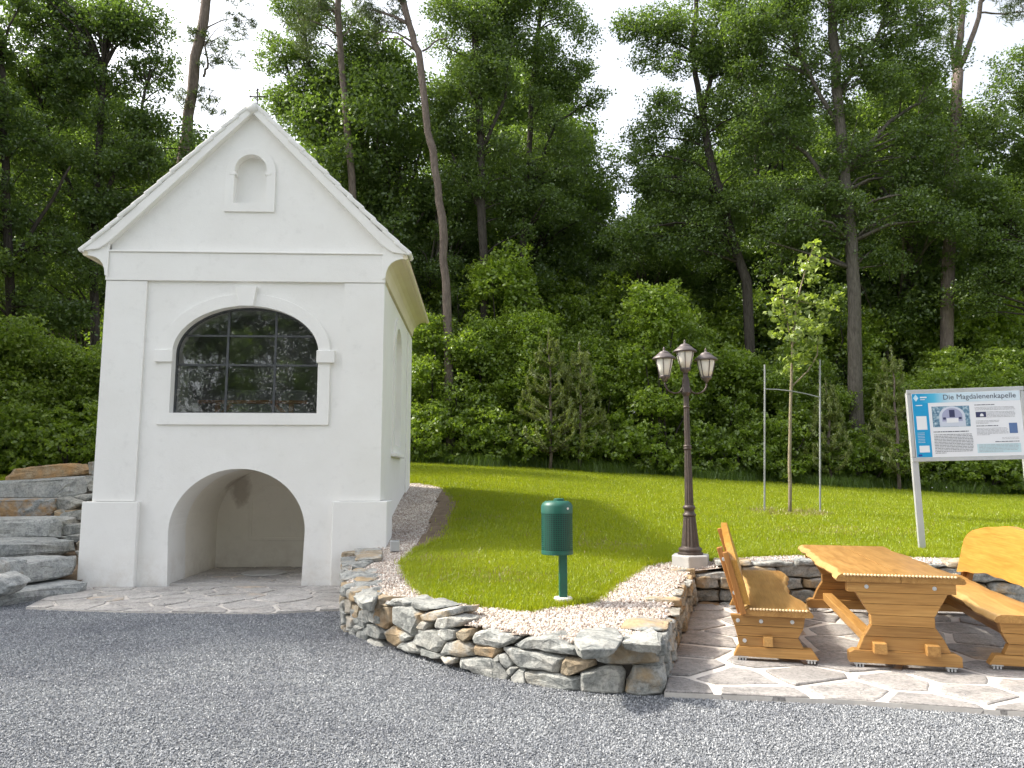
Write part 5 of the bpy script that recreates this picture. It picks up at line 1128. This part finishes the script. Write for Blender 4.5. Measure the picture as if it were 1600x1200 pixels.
def pebble_mask(x, y): return bank_mask(x, y) & ~lawn_mask(x, y) & (y < 17.2) & ~in_poly(x, y, soil_poly)
scatter('pebbles', bank_area(pebble_mask, -3, 9.5, 5.8, 18, .06, .004), peb, 2300, .022, .052, 5, kind='stuff', label='pale pink and white pebbles in the bed behind the wall')
grid_mesh('bare_soil', M['soil'], -3, 1, 8, 21, .06, lambda x, y: in_poly(x, y, soil_poly), .02, kind='structure')
def tuft(n, h, spread, w_, mat, seed, lean=.5):
    r = random.Random(seed); m = MB()
    for _ in range(n):
        x, y = r.gauss(0, spread), r.gauss(0, spread); a = r.uniform(0, 6.28); hh = h * r.uniform(.55, 1.15); l = r.uniform(.1, lean) * hh; dx, dy = math.cos(a) * l, math.sin(a) * l; bx, by = -math.sin(a) * w_ / 2, math.cos(a) * w_ / 2
        m.add([(x - bx, y - by, -.006), (x + bx, y + by, -.006), (x + bx * .8 + dx * .35, y + by * .8 + dy * .35, hh * .6), (x - bx * .8 + dx * .35, y - by * .8 + dy * .35, hh * .6), (x + dx, y + dy, hh)], [(0, 1, 2, 3), (3, 2, 4)])
    return m.mesh('tuft', mat)
near_t = src_collection('grass_tuft', [tuft(22, .05, .045, .0042, M['blade'], k) for k in range(5)])
far_t = src_collection('grass_tuft_far', [tuft(26, .055, .085, .008, M['blade'], 10 + k) for k in range(5)])
tall_t = src_collection('tall_grass_tuft', [tuft(22, .42, .10, .012, M['blade_dark'], 20 + k, .7) for k in range(5)])
dry_t = src_collection('dry_tuft', [tuft(9, .05, .05, .007, M['blade_dry'], 30 + k, 1.6) for k in range(4)])
scatter('lawn_grass', bank_area(lambda x, y: lawn_mask(x, y), -3, 9, 6.2, 11.0, .06, .012), near_t, 1500, .7, 1.25, 6, .25, kind='stuff', label='short mown lawn grass near the pebble bed')
scatter('lawn_grass', bank_area(lambda x, y: lawn_mask(x, y), -3, 17, 11.04, 24.9, .12, .012), far_t, 420, .7, 1.2, 7, .25, kind='stuff', label='short mown lawn grass stretching to the wood')
scatter('lawn_grass', bank_area(lambda x, y: lawn_mask(x, y) & ~in_poly(x, y, chap_poly), -16, -3, 12.6, 24.9, .25, .012), far_t, 160, .7, 1.2, 8, .25, kind='stuff', label='lawn grass behind and left of the chapel')
o = grid_mesh('area', M['soil'], -15, -8.4, 10.6, 16.3, .2, lambda x, y: x < -6.2 - (y - 9.6) * .42 - 1.6, -.05, zf=lambda x, y: np.maximum(-.1, (y - 10.4 + np.maximum(0, -9 - x) * .3) * .225)); me_ = o.data; bpy.data.objects.remove(o)
scatter('lawn_grass', me_, far_t, 200, .8, 1.6, 14, .3, kind='stuff', label='rough grass on the slope left of the stone steps')
scatter('tall_grass', bank_area(lambda x, y: y > 24.0 + .35 * np.sin(x * 1.7), -14, 19, 23.5, 25.6, .12, .0), tall_t, 60, .55, 1.15, 9, .25, kind='stuff', label='tall dark grass fringe below the shrubs')
scatter('dry_grass', bank_area(lambda x, y: ((x - tg.x) / .75) ** 2 + ((y - tg.y) / .6) ** 2 < 1, 3, 8, 13, 16.5, .06, .02), dry_t, 260, .8, 1.5, 10, .5, kind='stuff', label='dry cut grass round the sapling foot')
scatter('dry_grass', bank_area(lambda x, y: lawn_mask(x, y), -3, 10, 6.2, 17, .12, .02), dry_t, 16, .6, 1.2, 12, .5, kind='stuff', label='scattered dry blades in the lawn')
worn = [(ground_hit(*q), a, b) for q, a, b in (((770, 908), .75, .28), ((690, 880), .4, .3), ((1330, 835), 1.2, .5), ((760, 815), .5, .25), ((960, 860), .5, .2))]
scatter('dry_grass', bank_area(lambda x, y: np.any([((x - p.x) / a) ** 2 + ((y - p.y) / b) ** 2 < 1 for p, a, b in worn], axis=0) & lawn_mask(x, y), -3, 10, 6.2, 17, .06, .02), dry_t, 170, .6, 1.2, 13, .5, kind='stuff', label='worn dry patches in the lawn')
print('tris', sum(len(m.polygons) for m in bpy.data.meshes), 'objs', len(bpy.data.objects))
